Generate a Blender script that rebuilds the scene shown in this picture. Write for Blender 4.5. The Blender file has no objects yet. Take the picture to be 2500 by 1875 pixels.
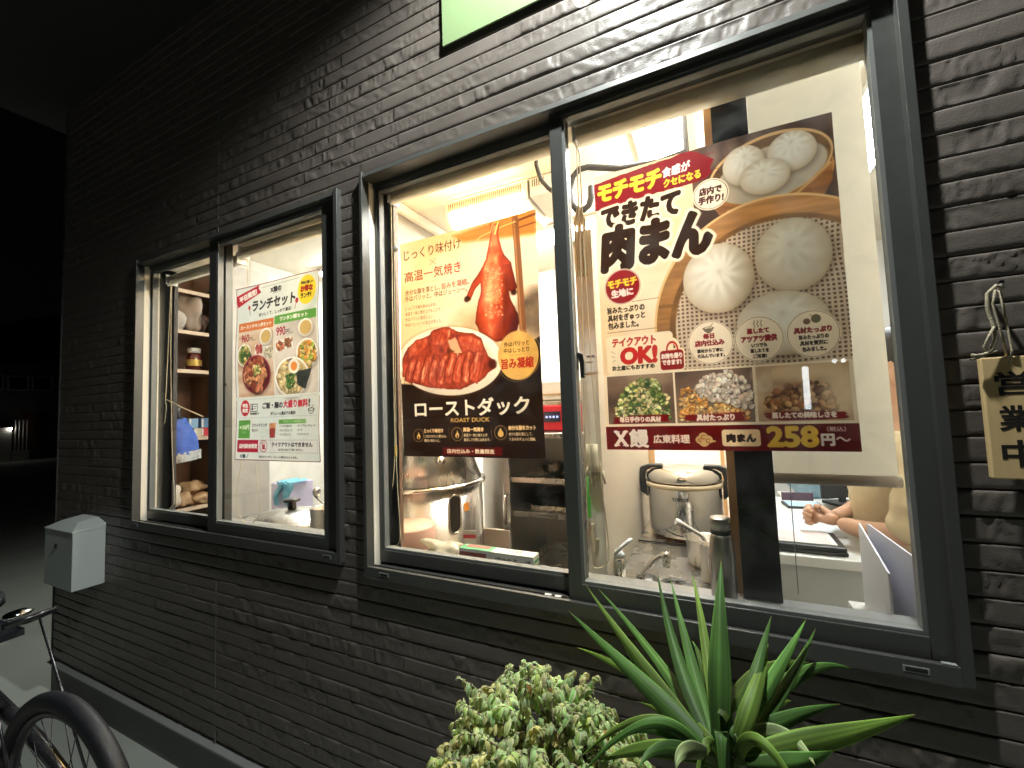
import bpy, bmesh, math, random
import numpy as np
from mathutils import Vector, Matrix

# ------------------------------------------------------------------ camera, sky, lights, exposure
scene = bpy.context.scene
COL = scene.collection
PI = math.pi
cam_d = bpy.data.cameras.new('camera'); cam = bpy.data.objects.new('camera', cam_d); COL.objects.link(cam)
cam_d.sensor_width = 36.0; cam_d.lens = 14.6285; cam_d.clip_start = 0.02; cam_d.clip_end = 500
_R = (0.9017820, 0.4306418, -0.0365628); _U = (0.0592695, -0.0394251, 0.9974632); _F = (-0.4281079, 0.9016614, 0.0610767)
cam.matrix_world = Matrix(((_R[0], _U[0], -_F[0], 0.0), (_R[1], _U[1], -_F[1], -1.0), (_R[2], _U[2], -_F[2], 1.40), (0, 0, 0, 1)))
scene.camera = cam
scene.view_settings.view_transform = 'Standard'; scene.view_settings.look = 'None'
scene.view_settings.exposure = 0.0; scene.view_settings.gamma = 1.0
scene.cycles.use_denoising = True
scene.cycles.max_bounces = 10; scene.cycles.transparent_max_bounces = 16
scene.cycles.sample_clamp_indirect = 8.0; scene.cycles.caustics_reflective = False; scene.cycles.caustics_refractive = False

world = bpy.data.worlds.new('World'); scene.world = world; world.use_nodes = True
_nt = world.node_tree; _bg = _nt.nodes['Background']
_sky = _nt.nodes.new('ShaderNodeTexSky'); _sky.sky_type = 'NISHITA'; _sky.sun_disc = False
_sky.sun_elevation = math.radians(-4.0); _sky.sun_rotation = math.radians(200)
_nt.links.new(_sky.outputs[0], _bg.inputs[0]); _bg.inputs[1].default_value = 0.03      # night: sun under the horizon

def lamp(name, kind, loc, energy, color, **kw):
    d = bpy.data.lights.new(name, kind); d.energy = energy; d.color = color
    for k, v in kw.items(): setattr(d, k, v)
    o = bpy.data.objects.new(name, d); o.location = loc; COL.objects.link(o); return o
DOWN = lamp('eave_lamp_light', 'SPOT', (-0.10, -0.345, 3.03), 196, (0.95, 1.0, 0.96), spot_size=math.radians(156), spot_blend=0.5, shadow_soft_size=0.03)
KIT = 125.0      # strength of the kitchen ceiling tubes
HEAT = 170.0    # strength of the heat lamp

YARD_FILL = lamp('added_side_light', 'SPOT', (-3.47, 0.90, 2.38), 70, (0.96, 1.0, 0.93), spot_size=math.radians(140), spot_blend=0.6, shadow_soft_size=0.05)  # added light, out of view, put in to brighten the ground past the corner

# ------------------------------------------------------------------ helpers
rnd = random.Random(7)
def srgb(r, g, b):
    f = lambda c: (c / 255 / 12.92) if c / 255 <= 0.04045 else ((c / 255 + 0.055) / 1.055) ** 2.4
    return (f(r), f(g), f(b), 1.0)
MATS = {}
def mat(name, col, rough=0.5, metal=0.0, spec=0.5, var=0.12, scale=18.0, bump=0.0, bscale=60.0, emit=None, estr=0.0, coat=0.0, trans=0.0, stretch=None):
    """procedural principled material with noise in colour and roughness"""
    if name in MATS: return MATS[name]
    m = bpy.data.materials.new(name); m.use_nodes = True; nt = m.node_tree; N = nt.nodes; L = nt.links
    b = N['Principled BSDF']
    c = tuple(col[:3]) + (1.0,)
    tc = N.new('ShaderNodeTexCoord'); mp = N.new('ShaderNodeMapping')
    L.new(tc.outputs['Object'], mp.inputs[0])
    if stretch: mp.inputs['Scale'].default_value = stretch
    no = N.new('ShaderNodeTexNoise'); no.inputs['Scale'].default_value = scale; no.inputs['Detail'].default_value = 5
    L.new(mp.outputs[0], no.inputs['Vector'])
    mx = N.new('ShaderNodeMix'); mx.data_type = 'RGBA'
    mx.inputs['A'].default_value = tuple(x * (1 - var) for x in c[:3]) + (1,)
    mx.inputs['B'].default_value = tuple(min(1, x * (1 + var)) for x in c[:3]) + (1,)
    L.new(no.outputs['Fac'], mx.inputs['Factor']); L.new(mx.outputs['Result'], b.inputs['Base Color'])
    mr = N.new('ShaderNodeMapRange'); mr.inputs['To Min'].default_value = max(0.02, rough - 0.08); mr.inputs['To Max'].default_value = min(1, rough + 0.1)
    L.new(no.outputs['Fac'], mr.inputs['Value']); L.new(mr.outputs[0], b.inputs['Roughness'])
    b.inputs['Metallic'].default_value = metal; b.inputs['Specular IOR Level'].default_value = spec
    b.inputs['Coat Weight'].default_value = coat; b.inputs['Transmission Weight'].default_value = trans
    if bump:
        n2 = N.new('ShaderNodeTexNoise'); n2.inputs['Scale'].default_value = bscale; n2.inputs['Detail'].default_value = 6
        L.new(mp.outputs[0], n2.inputs['Vector'])
        bp = N.new('ShaderNodeBump'); bp.inputs['Strength'].default_value = bump; bp.inputs['Distance'].default_value = 0.004
        L.new(n2.outputs['Fac'], bp.inputs['Height']); L.new(bp.outputs[0], b.inputs['Normal'])
    if emit:
        b.inputs['Emission Color'].default_value = tuple(emit[:3]) + (1,); b.inputs['Emission Strength'].default_value = estr
    MATS[name] = m; return m
def glass_mat(name, tint=(0.97, 0.98, 0.97), base=0.035):
    m = bpy.data.materials.new(name); m.use_nodes = True; nt = m.node_tree; N = nt.nodes; L = nt.links
    N.remove(N['Principled BSDF']); out = N['Material Output']
    t = N.new('ShaderNodeBsdfTransparent'); t.inputs[0].default_value = tint + (1,)
    g = N.new('ShaderNodeBsdfGlossy'); g.inputs['Roughness'].default_value = 0.015
    lw = N.new('ShaderNodeLayerWeight'); lw.inputs['Blend'].default_value = 0.5
    p = N.new('ShaderNodeMath'); p.operation = 'POWER'; p.inputs[1].default_value = 5; L.new(lw.outputs['Facing'], p.inputs[0])
    ma = N.new('ShaderNodeMath'); ma.operation = 'MULTIPLY_ADD'; ma.inputs[1].default_value = 0.8; ma.inputs[2].default_value = base
    L.new(p.outputs[0], ma.inputs[0])
    mx = N.new('ShaderNodeMixShader'); L.new(ma.outputs[0], mx.inputs[0]); L.new(t.outputs[0], mx.inputs[1]); L.new(g.outputs[0], mx.inputs[2])
    tc = N.new('ShaderNodeTexCoord'); no = N.new('ShaderNodeTexNoise'); no.inputs['Scale'].default_value = 9; no.inputs['Detail'].default_value = 8; no.inputs['Distortion'].default_value = 1.5; L.new(tc.outputs['Object'], no.inputs['Vector'])
    mr = N.new('ShaderNodeMapRange'); mr.inputs['From Min'].default_value = 0.42; mr.inputs['From Max'].default_value = 0.75; mr.inputs['To Min'].default_value = 0.004; mr.inputs['To Max'].default_value = 0.05; L.new(no.outputs['Fac'], mr.inputs['Value'])
    df = N.new('ShaderNodeBsdfDiffuse'); df.inputs[0].default_value = (0.6, 0.6, 0.57, 1); m2 = N.new('ShaderNodeMixShader'); L.new(mr.outputs[0], m2.inputs[0]); L.new(mx.outputs[0], m2.inputs[1]); L.new(df.outputs[0], m2.inputs[2])
    L.new(m2.outputs[0], out.inputs[0]); return m
def thin_mat(name, col, tr=0.45, rough=0.6, spec=0.3, attr=None, var=0.06, scale=25, bump=0.0, wscale=None):
    """sheet (paper, fabric, leaf): diffuse front plus light coming through"""
    m = bpy.data.materials.new(name); m.use_nodes = True; nt = m.node_tree; N = nt.nodes; L = nt.links
    b = N['Principled BSDF']; out = N['Material Output']
    b.inputs['Roughness'].default_value = rough; b.inputs['Specular IOR Level'].default_value = spec
    no = N.new('ShaderNodeTexNoise'); no.inputs['Scale'].default_value = scale; no.inputs['Detail'].default_value = 4
    tc = N.new('ShaderNodeTexCoord'); L.new(tc.outputs['Object'], no.inputs['Vector'])
    mx = N.new('ShaderNodeMix'); mx.data_type = 'RGBA'; mx.blend_type = 'MULTIPLY'; mx.inputs['Factor'].default_value = 1.0
    if attr:
        a = N.new('ShaderNodeAttribute'); a.attribute_name = attr; L.new(a.outputs['Color'], mx.inputs['A'])
    else: mx.inputs['A'].default_value = tuple(col[:3]) + (1,)
    mr = N.new('ShaderNodeMapRange'); mr.inputs['To Min'].default_value = 1 - var; mr.inputs['To Max'].default_value = 1 + var
    L.new(no.outputs['Fac'], mr.inputs['Value']); L.new(mr.outputs[0], mx.inputs['B'])
    L.new(mx.outputs['Result'], b.inputs['Base Color'])
    t = N.new('ShaderNodeBsdfTranslucent'); L.new(mx.outputs['Result'], t.inputs['Color'])
    if bump:
        bp = N.new('ShaderNodeBump'); bp.inputs['Strength'].default_value = bump; bp.inputs['Distance'].default_value = 0.003
        L.new(no.outputs['Fac'], bp.inputs['Height']); L.new(bp.outputs[0], b.inputs['Normal'])
    ms = N.new('ShaderNodeMixShader'); ms.inputs[0].default_value = tr
    L.new(b.outputs[0], ms.inputs[1]); L.new(t.outputs[0], ms.inputs[2]); L.new(ms.outputs[0], out.inputs[0]); return m

def link(o, parent=None):
    COL.objects.link(o)
    if parent is not None: o.parent = parent
    return o
def tag(o, label, cat, group=None):
    o['label'] = label; o['category'] = cat
    if group: o['group'] = group
    return o
def thing(name, label, cat, loc=(0, 0, 0), rz=0.0, group=None):
    o = bpy.data.objects.new(name, None); o.empty_display_size = 0.05; o.location = loc; o.rotation_euler = (0, 0, rz)
    link(o); return tag(o, label, cat, group)

class MB:
    """collects shapes in ONE mesh"""
    def __init__(s): s.v = []; s.f = []; s.sm = []
    def add(s, vs, fs, smooth=False):
        n = len(s.v); s.v += [tuple(map(float, p)) for p in vs]; s.f += [tuple(i + n for i in f) for f in fs]; s.sm += [smooth] * len(fs); return s
    def box(s, x0, x1, y0, y1, z0, z1, rz=0.0, piv=None):
        vs = [(x, y, z) for x in (x0, x1) for y in (y0, y1) for z in (z0, z1)]
        if rz:
            px, py = piv or ((x0 + x1) / 2, (y0 + y1) / 2); c, q = math.cos(rz), math.sin(rz)
            vs = [(px + (x - px) * c - (y - py) * q, py + (x - px) * q + (y - py) * c, z) for x, y, z in vs]
        return s.add(vs, [(0, 1, 3, 2), (4, 6, 7, 5), (0, 4, 5, 1), (2, 3, 7, 6), (0, 2, 6, 4), (1, 5, 7, 3)])
    def tube(s, pts, r, n=8, closed=False, cap=True):
        pts = [Vector(p) for p in pts]; rs = r if isinstance(r, (list, tuple)) else [r] * len(pts); k = len(pts); vs = []; prev = None
        for i, p in enumerate(pts):
            a = pts[i - 1] if (i or closed) else p; b = pts[(i + 1) % k] if (i < k - 1 or closed) else p
            t = (b - a).normalized()
            if prev is None:
                up = Vector((0, 0, 1)) if abs(t.z) < 0.9 else Vector((1, 0, 0)); u = t.cross(up).normalized()
            else: u = (prev - t * prev.dot(t)).normalized()
            prev = u; w = t.cross(u)
            vs += [p + (u * math.cos(2 * PI * j / n) + w * math.sin(2 * PI * j / n)) * rs[i] for j in range(n)]
        fs = []
        for i in range(k if closed else k - 1):
            for j in range(n):
                a, b = i * n + j, i * n + (j + 1) % n; c, d = ((i + 1) % k) * n + (j + 1) % n, ((i + 1) % k) * n + j
                fs.append((a, b, c, d))
        s.add(vs, fs, True)
        if cap and not closed: s.add(vs[:n], [tuple(range(n))[::-1]]); s.add(vs[-n:], [tuple(range(n))])
        return s
    def lathe(s, prof, c=(0, 0, 0), n=40, smooth=True, cap=True, sx=1.0, sy=1.0):
        vs = []; m = len(prof)
        for r, z in prof:
            vs += [(c[0] + r * sx * math.cos(2 * PI * j / n), c[1] + r * sy * math.sin(2 * PI * j / n), c[2] + z) for j in range(n)]
        fs = [(i * n + j, i * n + (j + 1) % n, (i + 1) * n + (j + 1) % n, (i + 1) * n + j) for i in range(m - 1) for j in range(n)]
        s.add(vs, fs, smooth)
        if cap:
            if prof[0][0] > 1e-6: s.add(vs[:n], [tuple(range(n))[::-1]])
            if prof[-1][0] > 1e-6: s.add(vs[-n:], [tuple(range(n))])
        return s
    def prism(s, poly, axis, a, b):
        """polygon of 2-D points extruded along axis x / y / z from a to b"""
        P = {'x': lambda p, t: (t, p[0], p[1]), 'y': lambda p, t: (p[0], t, p[1]), 'z': lambda p, t: (p[0], p[1], t)}[axis]
        n = len(poly); vs = [P(p, a) for p in poly] + [P(p, b) for p in poly]
        fs = [tuple(range(n)), tuple(range(2 * n - 1, n - 1, -1))] + [(i, i + n, (i + 1) % n + n, (i + 1) % n) for i in range(n)]
        return s.add(vs, fs)
    def sheet(s, nu, nv, fn, smooth=True):
        vs = [fn(i / nu, j / nv) for j in range(nv + 1) for i in range(nu + 1)]
        fs = [(j * (nu + 1) + i, j * (nu + 1) + i + 1, (j + 1) * (nu + 1) + i + 1, (j + 1) * (nu + 1) + i) for j in range(nv) for i in range(nu)]
        return s.add(vs, fs, smooth)
    def blob(s, c, r, seed=0, amp=0.15, n=14, m=9, sq=1.0):
        q = random.Random(seed); ph = [q.uniform(0, 6.28) for _ in range(9)]
        vs = []
        for i in range(m + 1):
            th = PI * i / m
            for j in range(n):
                a = 2 * PI * j / n
                k = 1 + amp * (math.sin(3 * a + ph[0] + 2 * th) * math.sin(th) + 0.7 * math.sin(5 * a + ph[1] - 3 * th) * math.sin(th) + 0.6 * math.sin(4 * th + ph[2] + a))
                vs.append((c[0] + r[0] * k * math.sin(th) * math.cos(a), c[1] + r[1] * k * math.sin(th) * math.sin(a), c[2] + r[2] * k * math.cos(th) * sq))
        fs = [(i * n + j, (i + 1) * n + j, (i + 1) * n + (j + 1) % n, i * n + (j + 1) % n) for i in range(m) for j in range(n)]
        return s.add(vs, fs, True)
    def build(s, name, m, parent=None, bevel=0.0, loc=None, fix=True):
        me = bpy.data.meshes.new(name); me.from_pydata(s.v, [], s.f)
        for p, q in zip(me.polygons, s.sm): p.use_smooth = q
        if fix:
            bm = bmesh.new(); bm.from_mesh(me); bmesh.ops.remove_doubles(bm, verts=bm.verts, dist=1e-6); bmesh.ops.recalc_face_normals(bm, faces=bm.faces); bm.to_mesh(me); bm.free()
        me.materials.append(m); o = bpy.data.objects.new(name, me); link(o, parent)
        if loc: o.location = loc
        if bevel:
            md = o.modifiers.new('edge', 'BEVEL'); md.width = bevel; md.segments = 2; md.limit_method = 'ANGLE'; md.angle_limit = math.radians(40); md.harden_normals = False
        return o
def grid_obj(name, V, nu, nv, material, parent=None, colors=None, smooth=True, keep=None):
    """fast grid mesh from an array of (nv*nu) vertices"""
    me = bpy.data.meshes.new(name); V = np.ascontiguousarray(V, dtype=np.float32).reshape(-1, 3)
    i, j = np.meshgrid(np.arange(nu - 1), np.arange(nv - 1)); a = (j * nu + i).ravel()
    F = np.stack([a, a + 1, a + nu + 1, a + nu], 1).astype(np.int32)
    if keep is not None: F = F[keep]
    me.vertices.add(len(V)); me.vertices.foreach_set('co', V.ravel())
    me.loops.add(F.size); me.loops.foreach_set('vertex_index', F.ravel())
    me.polygons.add(len(F)); me.polygons.foreach_set('loop_start', np.arange(0, F.size, 4, dtype=np.int32))
    me.polygons.foreach_set('use_smooth', np.full(len(F), smooth)); me.update(calc_edges=True); me.validate()
    if colors is not None:
        at = me.color_attributes.new('print', 'BYTE_COLOR', 'POINT'); at.data.foreach_set('color_srgb', np.ascontiguousarray(colors, dtype=np.float32).ravel())
    me.materials.append(material); o = bpy.data.objects.new(name, me); return link(o, parent)
def copy_tree(o, parent=None):
    c = o.copy(); COL.objects.link(c)
    if parent is not None: c.parent = parent
    for ch in list(o.children): copy_tree(ch, c)
    return c
def text_mesh(body, name, m, parent, fit, plane, depth=0.0006, bold=0.0):
    """flat lettering fitted in a box; plane(u, v) -> point"""
    cu = bpy.data.curves.new(name, 'FONT'); cu.body = body; cu.resolution_u = 4; cu.offset = bold
    ob = bpy.data.objects.new(name, cu); COL.objects.link(ob)
    me = bpy.data.meshes.new_from_object(ob.evaluated_get(bpy.context.evaluated_depsgraph_get())); bpy.data.objects.remove(ob); bpy.data.curves.remove(cu)
    xs = [v.co.x for v in me.vertices]; ys = [v.co.y for v in me.vertices]; x0, x1, y0, y1 = min(xs), max(xs), min(ys), max(ys)
    for v in me.vertices:
        u = fit[0] + (v.co.x - x0) / (x1 - x0) * (fit[2] - fit[0]); w = fit[3] + (v.co.y - y0) / (y1 - y0) * (fit[1] - fit[3])
        v.co = plane(u, w)
    me.materials.append(m); me.name = name; o = bpy.data.objects.new(name, me); return link(o, parent)

# value noise on arrays
def vnoise(x, y, seed=0):
    xi = np.floor(x).astype(np.int64); yi = np.floor(y).astype(np.int64); fx = x - xi; fy = y - yi
    fx = fx * fx * (3 - 2 * fx); fy = fy * fy * (3 - 2 * fy)
    def h(a, b):
        n = (a * 374761393 + b * 668265263 + seed * 974634777) & 0x7fffffff
        n = ((n ^ (n >> 13)) * 1274126177) & 0x7fffffff
        return ((n ^ (n >> 16)) & 0xffff) / 65535.0
    a = h(xi, yi); b = h(xi + 1, yi); c = h(xi, yi + 1); d = h(xi + 1, yi + 1)
    return (a * (1 - fx) + b * fx) * (1 - fy) + (c * (1 - fx) + d * fx) * fy
def fbm(x, y, seed=0, o=4):
    t = 0; a = 0.5; s = 0
    for k in range(o): t = t + a * vnoise(x * 2 ** k, y * 2 ** k, seed + k * 17); s += a; a *= 0.5
    return t / s
# ------------------------------------------------------------------ printed posters: the print is painted on a fine grid of the sheet
class Print:
    def __init__(s, w, h, step, bg):
        s.W = int(w / step) + 1; s.H = int(h / step) + 1; s.w = w; s.h = h; s.A = h / w
        s.c = np.zeros((s.H, s.W, 3), np.float32); s.c[:] = np.array(bg, np.float32) / 255
    def win(s, u0, v0, u1, v1):
        i0 = max(0, int(u0 * (s.W - 1)) - 2); i1 = min(s.W, int(u1 * (s.W - 1)) + 4); j0 = max(0, int(v0 * (s.H - 1)) - 2); j1 = min(s.H, int(v1 * (s.H - 1)) + 4)
        if i1 <= i0 or j1 <= j0: return None
        u = np.arange(i0, i1, dtype=np.float32) / (s.W - 1); v = np.arange(j0, j1, dtype=np.float32) / (s.H - 1)
        U, V = np.meshgrid(u, v); return (slice(j0, j1), slice(i0, i1)), U, V
    def mix(s, sl, m, col):
        if np.ndim(col) == 1 or isinstance(col, (tuple, list)): col = np.array(col, np.float32) / 255
        t = s.c[sl]; s.c[sl] = t + (col - t) * m[..., None]
    def px(s): return 1.0 / (s.W - 1)
    def rect(s, u0, v0, u1, v1, col, a=1.0, rad=0.0, rag=0.0, seed=1, soft=1.0):
        q = s.win(u0 - rag, v0 - rag, u1 + rag, v1 + rag)
        if not q: return
        sl, U, V = q; cx, cy = (u0 + u1) / 2, (v0 + v1) / 2
        dx = np.abs(U - cx) - (u1 - u0) / 2 + rad; dy = (np.abs(V - cy) - (v1 - v0) / 2) * s.A + rad
        d = np.hypot(np.maximum(dx, 0), np.maximum(dy, 0)) + np.minimum(np.maximum(dx, dy), 0) - rad
        if rag: d = d + rag * (fbm(U * 6, V * 240, seed, 3) - 0.45) * 2.2 * np.clip(np.abs(U - cx) / (u1 - u0) * 2, 0.15, 1)
        s.mix(sl, np.clip(0.5 - d / (s.px() * soft), 0, 1) * a, col)
    def ell(s, c, r, col, a=1.0, soft=1.0, rot=0.0, ring=None, clip=None):
        R = max(r[0], r[1] * s.A) * 1.05 + 0.01
        q = s.win(c[0] - R, c[1] - R / s.A, c[0] + R, c[1] + R / s.A)
        if not q: return
        sl, U, V = q; x = U - c[0]; y = (V - c[1]) * s.A; cs, sn = math.cos(rot), math.sin(rot)
        x, y = x * cs + y * sn, -x * sn + y * cs; rx, ry = r[0], r[1] * s.A
        k = np.sqrt((x / rx) ** 2 + (y / ry) ** 2); d = (k - 1) * min(rx, ry)
        if ring: d = np.abs(d) - ring
        m = np.clip(0.5 - d / (s.px() * soft), 0, 1) * a
        if clip is not None: m = m * ((U > clip[0]) & (U < clip[2]) & (V > clip[1]) & (V < clip[3]))
        if callable(col): col = col(x / rx, y / ry, U, V)
        s.mix(sl, m, col)
    def poly(s, pts, col, a=1.0, soft=1.0, rag=0.0, seed=3):
        P = np.array(pts, np.float32); q = s.win(P[:, 0].min() - rag, P[:, 1].min() - rag, P[:, 0].max() + rag, P[:, 1].max() + rag)
        if not q: return
        sl, U, V = q; x = U; y = V * s.A
        if rag: x = x + rag * (fbm(U * 30, V * 30, seed, 3) - 0.5) * 2; y = y + rag * (fbm(U * 30, V * 30, seed + 5, 3) - 0.5) * 2
        d = np.full(U.shape, 1e9, np.float32); ins = np.zeros(U.shape, bool); n = len(P)
        for i in range(n):
            ax, ay = P[i][0], P[i][1] * s.A; bx, by = P[(i + 1) % n][0], P[(i + 1) % n][1] * s.A
            ex, ey = bx - ax, by - ay; t = np.clip(((x - ax) * ex + (y - ay) * ey) / (ex * ex + ey * ey + 1e-12), 0, 1)
            d = np.minimum(d, np.hypot(x - ax - t * ex, y - ay - t * ey))
            if by != ay: ins ^= ((ay > y) != (by > y)) & (x < (bx - ax) * (y - ay) / (by - ay) + ax)
        d = np.where(ins, -d, d); m = np.clip(0.5 - d / (s.px() * soft), 0, 1) * a
        if callable(col): col = col(U, V, -d)
        s.mix(sl, m, col)
    def line(s, pts, w, col, a=1.0, soft=1.0):
        for (a0, b0), (a1, b1) in zip(pts[:-1], pts[1:]):
            q = s.win(min(a0, a1) - w, min(b0, b1) - w, max(a0, a1) + w, max(b0, b1) + w)
            if not q: continue
            sl, U, V = q; ex, ey = a1 - a0, (b1 - b0) * s.A
            t = np.clip(((U - a0) * ex + (V - b0) * s.A * ey) / (ex * ex + ey * ey + 1e-12), 0, 1)
            d = np.hypot(U - a0 - t * ex, (V - b0) * s.A - t * ey) - w / 2
            s.mix(sl, np.clip(0.5 - d / (s.px() * soft), 0, 1) * a, col)
    def dots(s, u0, u1, v, n, col, r=0.0022):
        for i in range(n): s.ell((u0 + (u1 - u0) * i / (n - 1), v), (r, r / s.A), col)
    def text(s, body, box, col, bold=0.0, a=1.0, rot=0.0, halo=None, slant=0.0, hw=0.012):
        cu = bpy.data.curves.new('glyphs', 'FONT'); cu.body = body; cu.fill_mode = 'NONE'; cu.resolution_u = 3
        ob = bpy.data.objects.new('glyphs', cu); COL.objects.link(ob)
        me = bpy.data.meshes.new_from_object(ob.evaluated_get(bpy.context.evaluated_depsgraph_get()))
        co = np.zeros(len(me.vertices) * 3, np.float32); me.vertices.foreach_get('co', co); co = co.reshape(-1, 3)[:, :2].astype(np.float64)
        ed = np.zeros(len(me.edges) * 2, np.int32); me.edges.foreach_get('vertices', ed); ed = ed.reshape(-1, 2)
        bpy.data.objects.remove(ob); bpy.data.curves.remove(cu); bpy.data.meshes.remove(me)
        co[:, 0] += slant * co[:, 1]
        mn, mxx = co.min(0), co.max(0); t = (co - mn) / (mxx - mn); u0, v0, u1, v1 = box
        U = u0 + t[:, 0] * (u1 - u0); V = v1 - t[:, 1] * (v1 - v0)
        if rot:
            cx, cy = (u0 + u1) / 2, (v0 + v1) / 2; x, y = U - cx, (V - cy) * s.A
            U = cx + x * math.cos(rot) - y * math.sin(rot); V = cy + (x * math.sin(rot) + y * math.cos(rot)) / s.A
        SS = 4; X = U * (s.W - 1) * SS; Y = V * (s.H - 1) * SS
        pad = int((bold + hw) * (s.W - 1)) + 4
        i0 = int(X.min() / SS) - pad; j0 = int(Y.min() / SS) - pad; nw = int(X.max() / SS) + pad - i0 + 1; nh = int(Y.max() / SS) + pad - j0 + 1
        X -= i0 * SS; Y -= j0 * SS; B = np.zeros((nh * SS, nw * SS), np.float32)
        ax, ay, bx, by = X[ed[:, 0]], Y[ed[:, 0]], X[ed[:, 1]], Y[ed[:, 1]]
        for r in range(nh * SS):
            y = r + 0.5; k = (ay > y) != (by > y)
            if not k.any(): continue
            xs = np.sort(ax[k] + (y - ay[k]) * (bx[k] - ax[k]) / (by[k] - ay[k]))
            for p in range(0, len(xs) - 1, 2):
                B[r, max(0, int(math.ceil(xs[p] - 0.5))):max(0, int(math.ceil(xs[p + 1] - 0.5)))] = 1
        def grow(M, rad):
            while rad > 5: M = grow(M, 4); rad -= 4
            o = M.copy(); R = int(round(rad))
            for dx in range(-R, R + 1):
                for dy in range(-R, R + 1):
                    if 0 < dx * dx + dy * dy <= rad * rad + 0.5:
                        o = np.maximum(o, np.roll(np.roll(M, dx, 1), dy, 0))
            return o
        if bold: B = grow(B, bold * (s.W - 1) * SS)
        M = B.reshape(nh, SS, nw, SS).mean((1, 3))
        def put(M, col, a):
            a0, a1 = max(0, i0), min(s.W, i0 + nw); b0, b1 = max(0, j0), min(s.H, j0 + nh)
            if a1 > a0 and b1 > b0: s.mix((slice(b0, b1), slice(a0, a1)), M[b0 - j0:b1 - j0, a0 - i0:a1 - i0] * a, col)
        if halo:
            G = grow((M > 0.3).astype(np.float32), hw * (s.W - 1))
            for _ in range(3): G = (G + np.roll(G, 1, 0) + np.roll(G, -1, 0) + np.roll(G, 1, 1) + np.roll(G, -1, 1)) / 5
            put(G, halo, 0.9)
        put(M, col, a)
    # --- printed pictures
    def noise(s, box, col0, col1, fu, fv, seed=0, a=1.0, o=4, pw=1.0):
        q = s.win(*box)
        if not q: return
        sl, U, V = q; n = np.clip((fbm(U * fu, V * fv, seed, o) - 0.25) * 2, 0, 1) ** pw
        C = (np.array(col0) + (np.array(col1) - np.array(col0)) * n[..., None]) / 255
        m = ((U >= box[0]) & (U <= box[2]) & (V >= box[1]) & (V <= box[3])).astype(np.float32) * a
        s.mix(sl, m, C.astype(np.float32))
    def bun(s, c, r, top=(0.0, -0.25), n=17, seed=0, tint=(238, 229, 212), dark=(176, 150, 118), rot=0.0, clip=None, knob=0.25):
        def sh(x, y, U, V):
            dx, dy = x - top[0], y - top[1]; th = np.arctan2(dy, dx); k = np.hypot(dx, dy); e = np.sqrt(x * x + y * y)
            pl = np.sin(th * n + 5.0 * vnoise(th * 1.3 + 9, k * 1.5, seed) + 1.5 * k); pl = np.sign(pl) * np.abs(pl) ** 0.6 * (0.35 + 1.1 * vnoise(th * 2.1 + 3, k * 0 + 2, seed + 4))
            pl = pl * np.clip(1 - k * 0.95, 0, 1) * np.clip(k * 6, 0, 1)
            lit = 1.02 - 0.30 * np.clip(e, 0, 1.1) ** 3.2 - 0.10 * np.clip((x * 0.5 + y * 0.85), -0.5, 1) + 0.10 * pl + 0.05 * (fbm(U * 40, V * 50, seed, 3) - 0.5)
            lit -= 0.13 * np.exp(-(k / 0.10) ** 2) - 0.10 * np.exp(-((k - knob) / 0.12) ** 2)
            t = np.clip((lit - 0.55) / 0.5, 0, 1)[..., None]
            return (np.array(dark) + (np.array(tint) - np.array(dark)) * t).astype(np.float32) / 255
        s.ell((c[0] + 0.005, c[1] + 0.008), (r[0] * 1.04, r[1] * 1.04), (70, 50, 36), 0.35, soft=14, rot=rot, clip=clip)
        s.ell(c, r, sh, 1.0, soft=2.0, rot=rot, clip=clip)
    def pile(s, poly, cols, n, size, seed=0, elong=3.0):
        q = random.Random(seed); P = np.array(poly); u0, v0 = P.min(0); u1, v1 = P.max(0); k = 0; pts = []
        while k < n:
            u, v = q.uniform(u0, u1), q.uniform(v0, v1); ins = False; m = len(P)
            for i in range(m):
                a, b = P[i], P[(i + 1) % m]
                if (a[1] > v) != (b[1] > v) and u < (b[0] - a[0]) * (v - a[1]) / (b[1] - a[1]) + a[0]: ins = not ins
            if ins: pts.append((u, v)); k += 1
        pts.sort(key=lambda p: p[1] + q.uniform(-0.02, 0.02))
        for u, v in pts:
            c = q.choice(cols); f = q.uniform(0.75, 1.12); r = size * q.uniform(0.5, 1.25); ro = q.uniform(0, PI); r2 = r / q.uniform(1.0, elong)
            s.ell((u + r * 0.25, v + r * 0.3), (r, r2), tuple(x * 0.35 for x in c), 0.55, soft=3, rot=ro)
            a = np.array(c) * f
            s.ell((u, v), (r, r2), lambda x, y, U, V, a=a: np.clip(a * (1.08 - 0.22 * (x * 0.3 + y * 0.8) - 0.12 * (x * x + y * y))[..., None], 0, 255).astype(np.float32) / 255, 1.0, soft=1.5, rot=ro)
    def dish(s, c, r, rim, inner, cols=None, n=0, size=0.02, seed=0, lip=0.85):
        s.ell((c[0] + 0.008, c[1] + 0.01), (r[0] * 1.05, r[1] * 1.05), (90, 80, 72), 0.35, soft=12)
        s.ell(c, r, lambda x, y, U, V: (np.array(rim) * (1.0 - 0.18 * np.clip(y * 0.7 + x * 0.4, -0.6, 1))[..., None]).clip(0, 255).astype(np.float32) / 255, soft=1.5)
        s.ell(c, (r[0] * lip, r[1] * lip), inner, soft=1.5)
        if cols:
            P = [(c[0] + r[0] * lip * 0.9 * math.cos(t * PI / 6), c[1] + r[1] * lip * 0.9 * math.sin(t * PI / 6)) for t in range(12)]
            s.pile(P, cols, n, size, seed)
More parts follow.
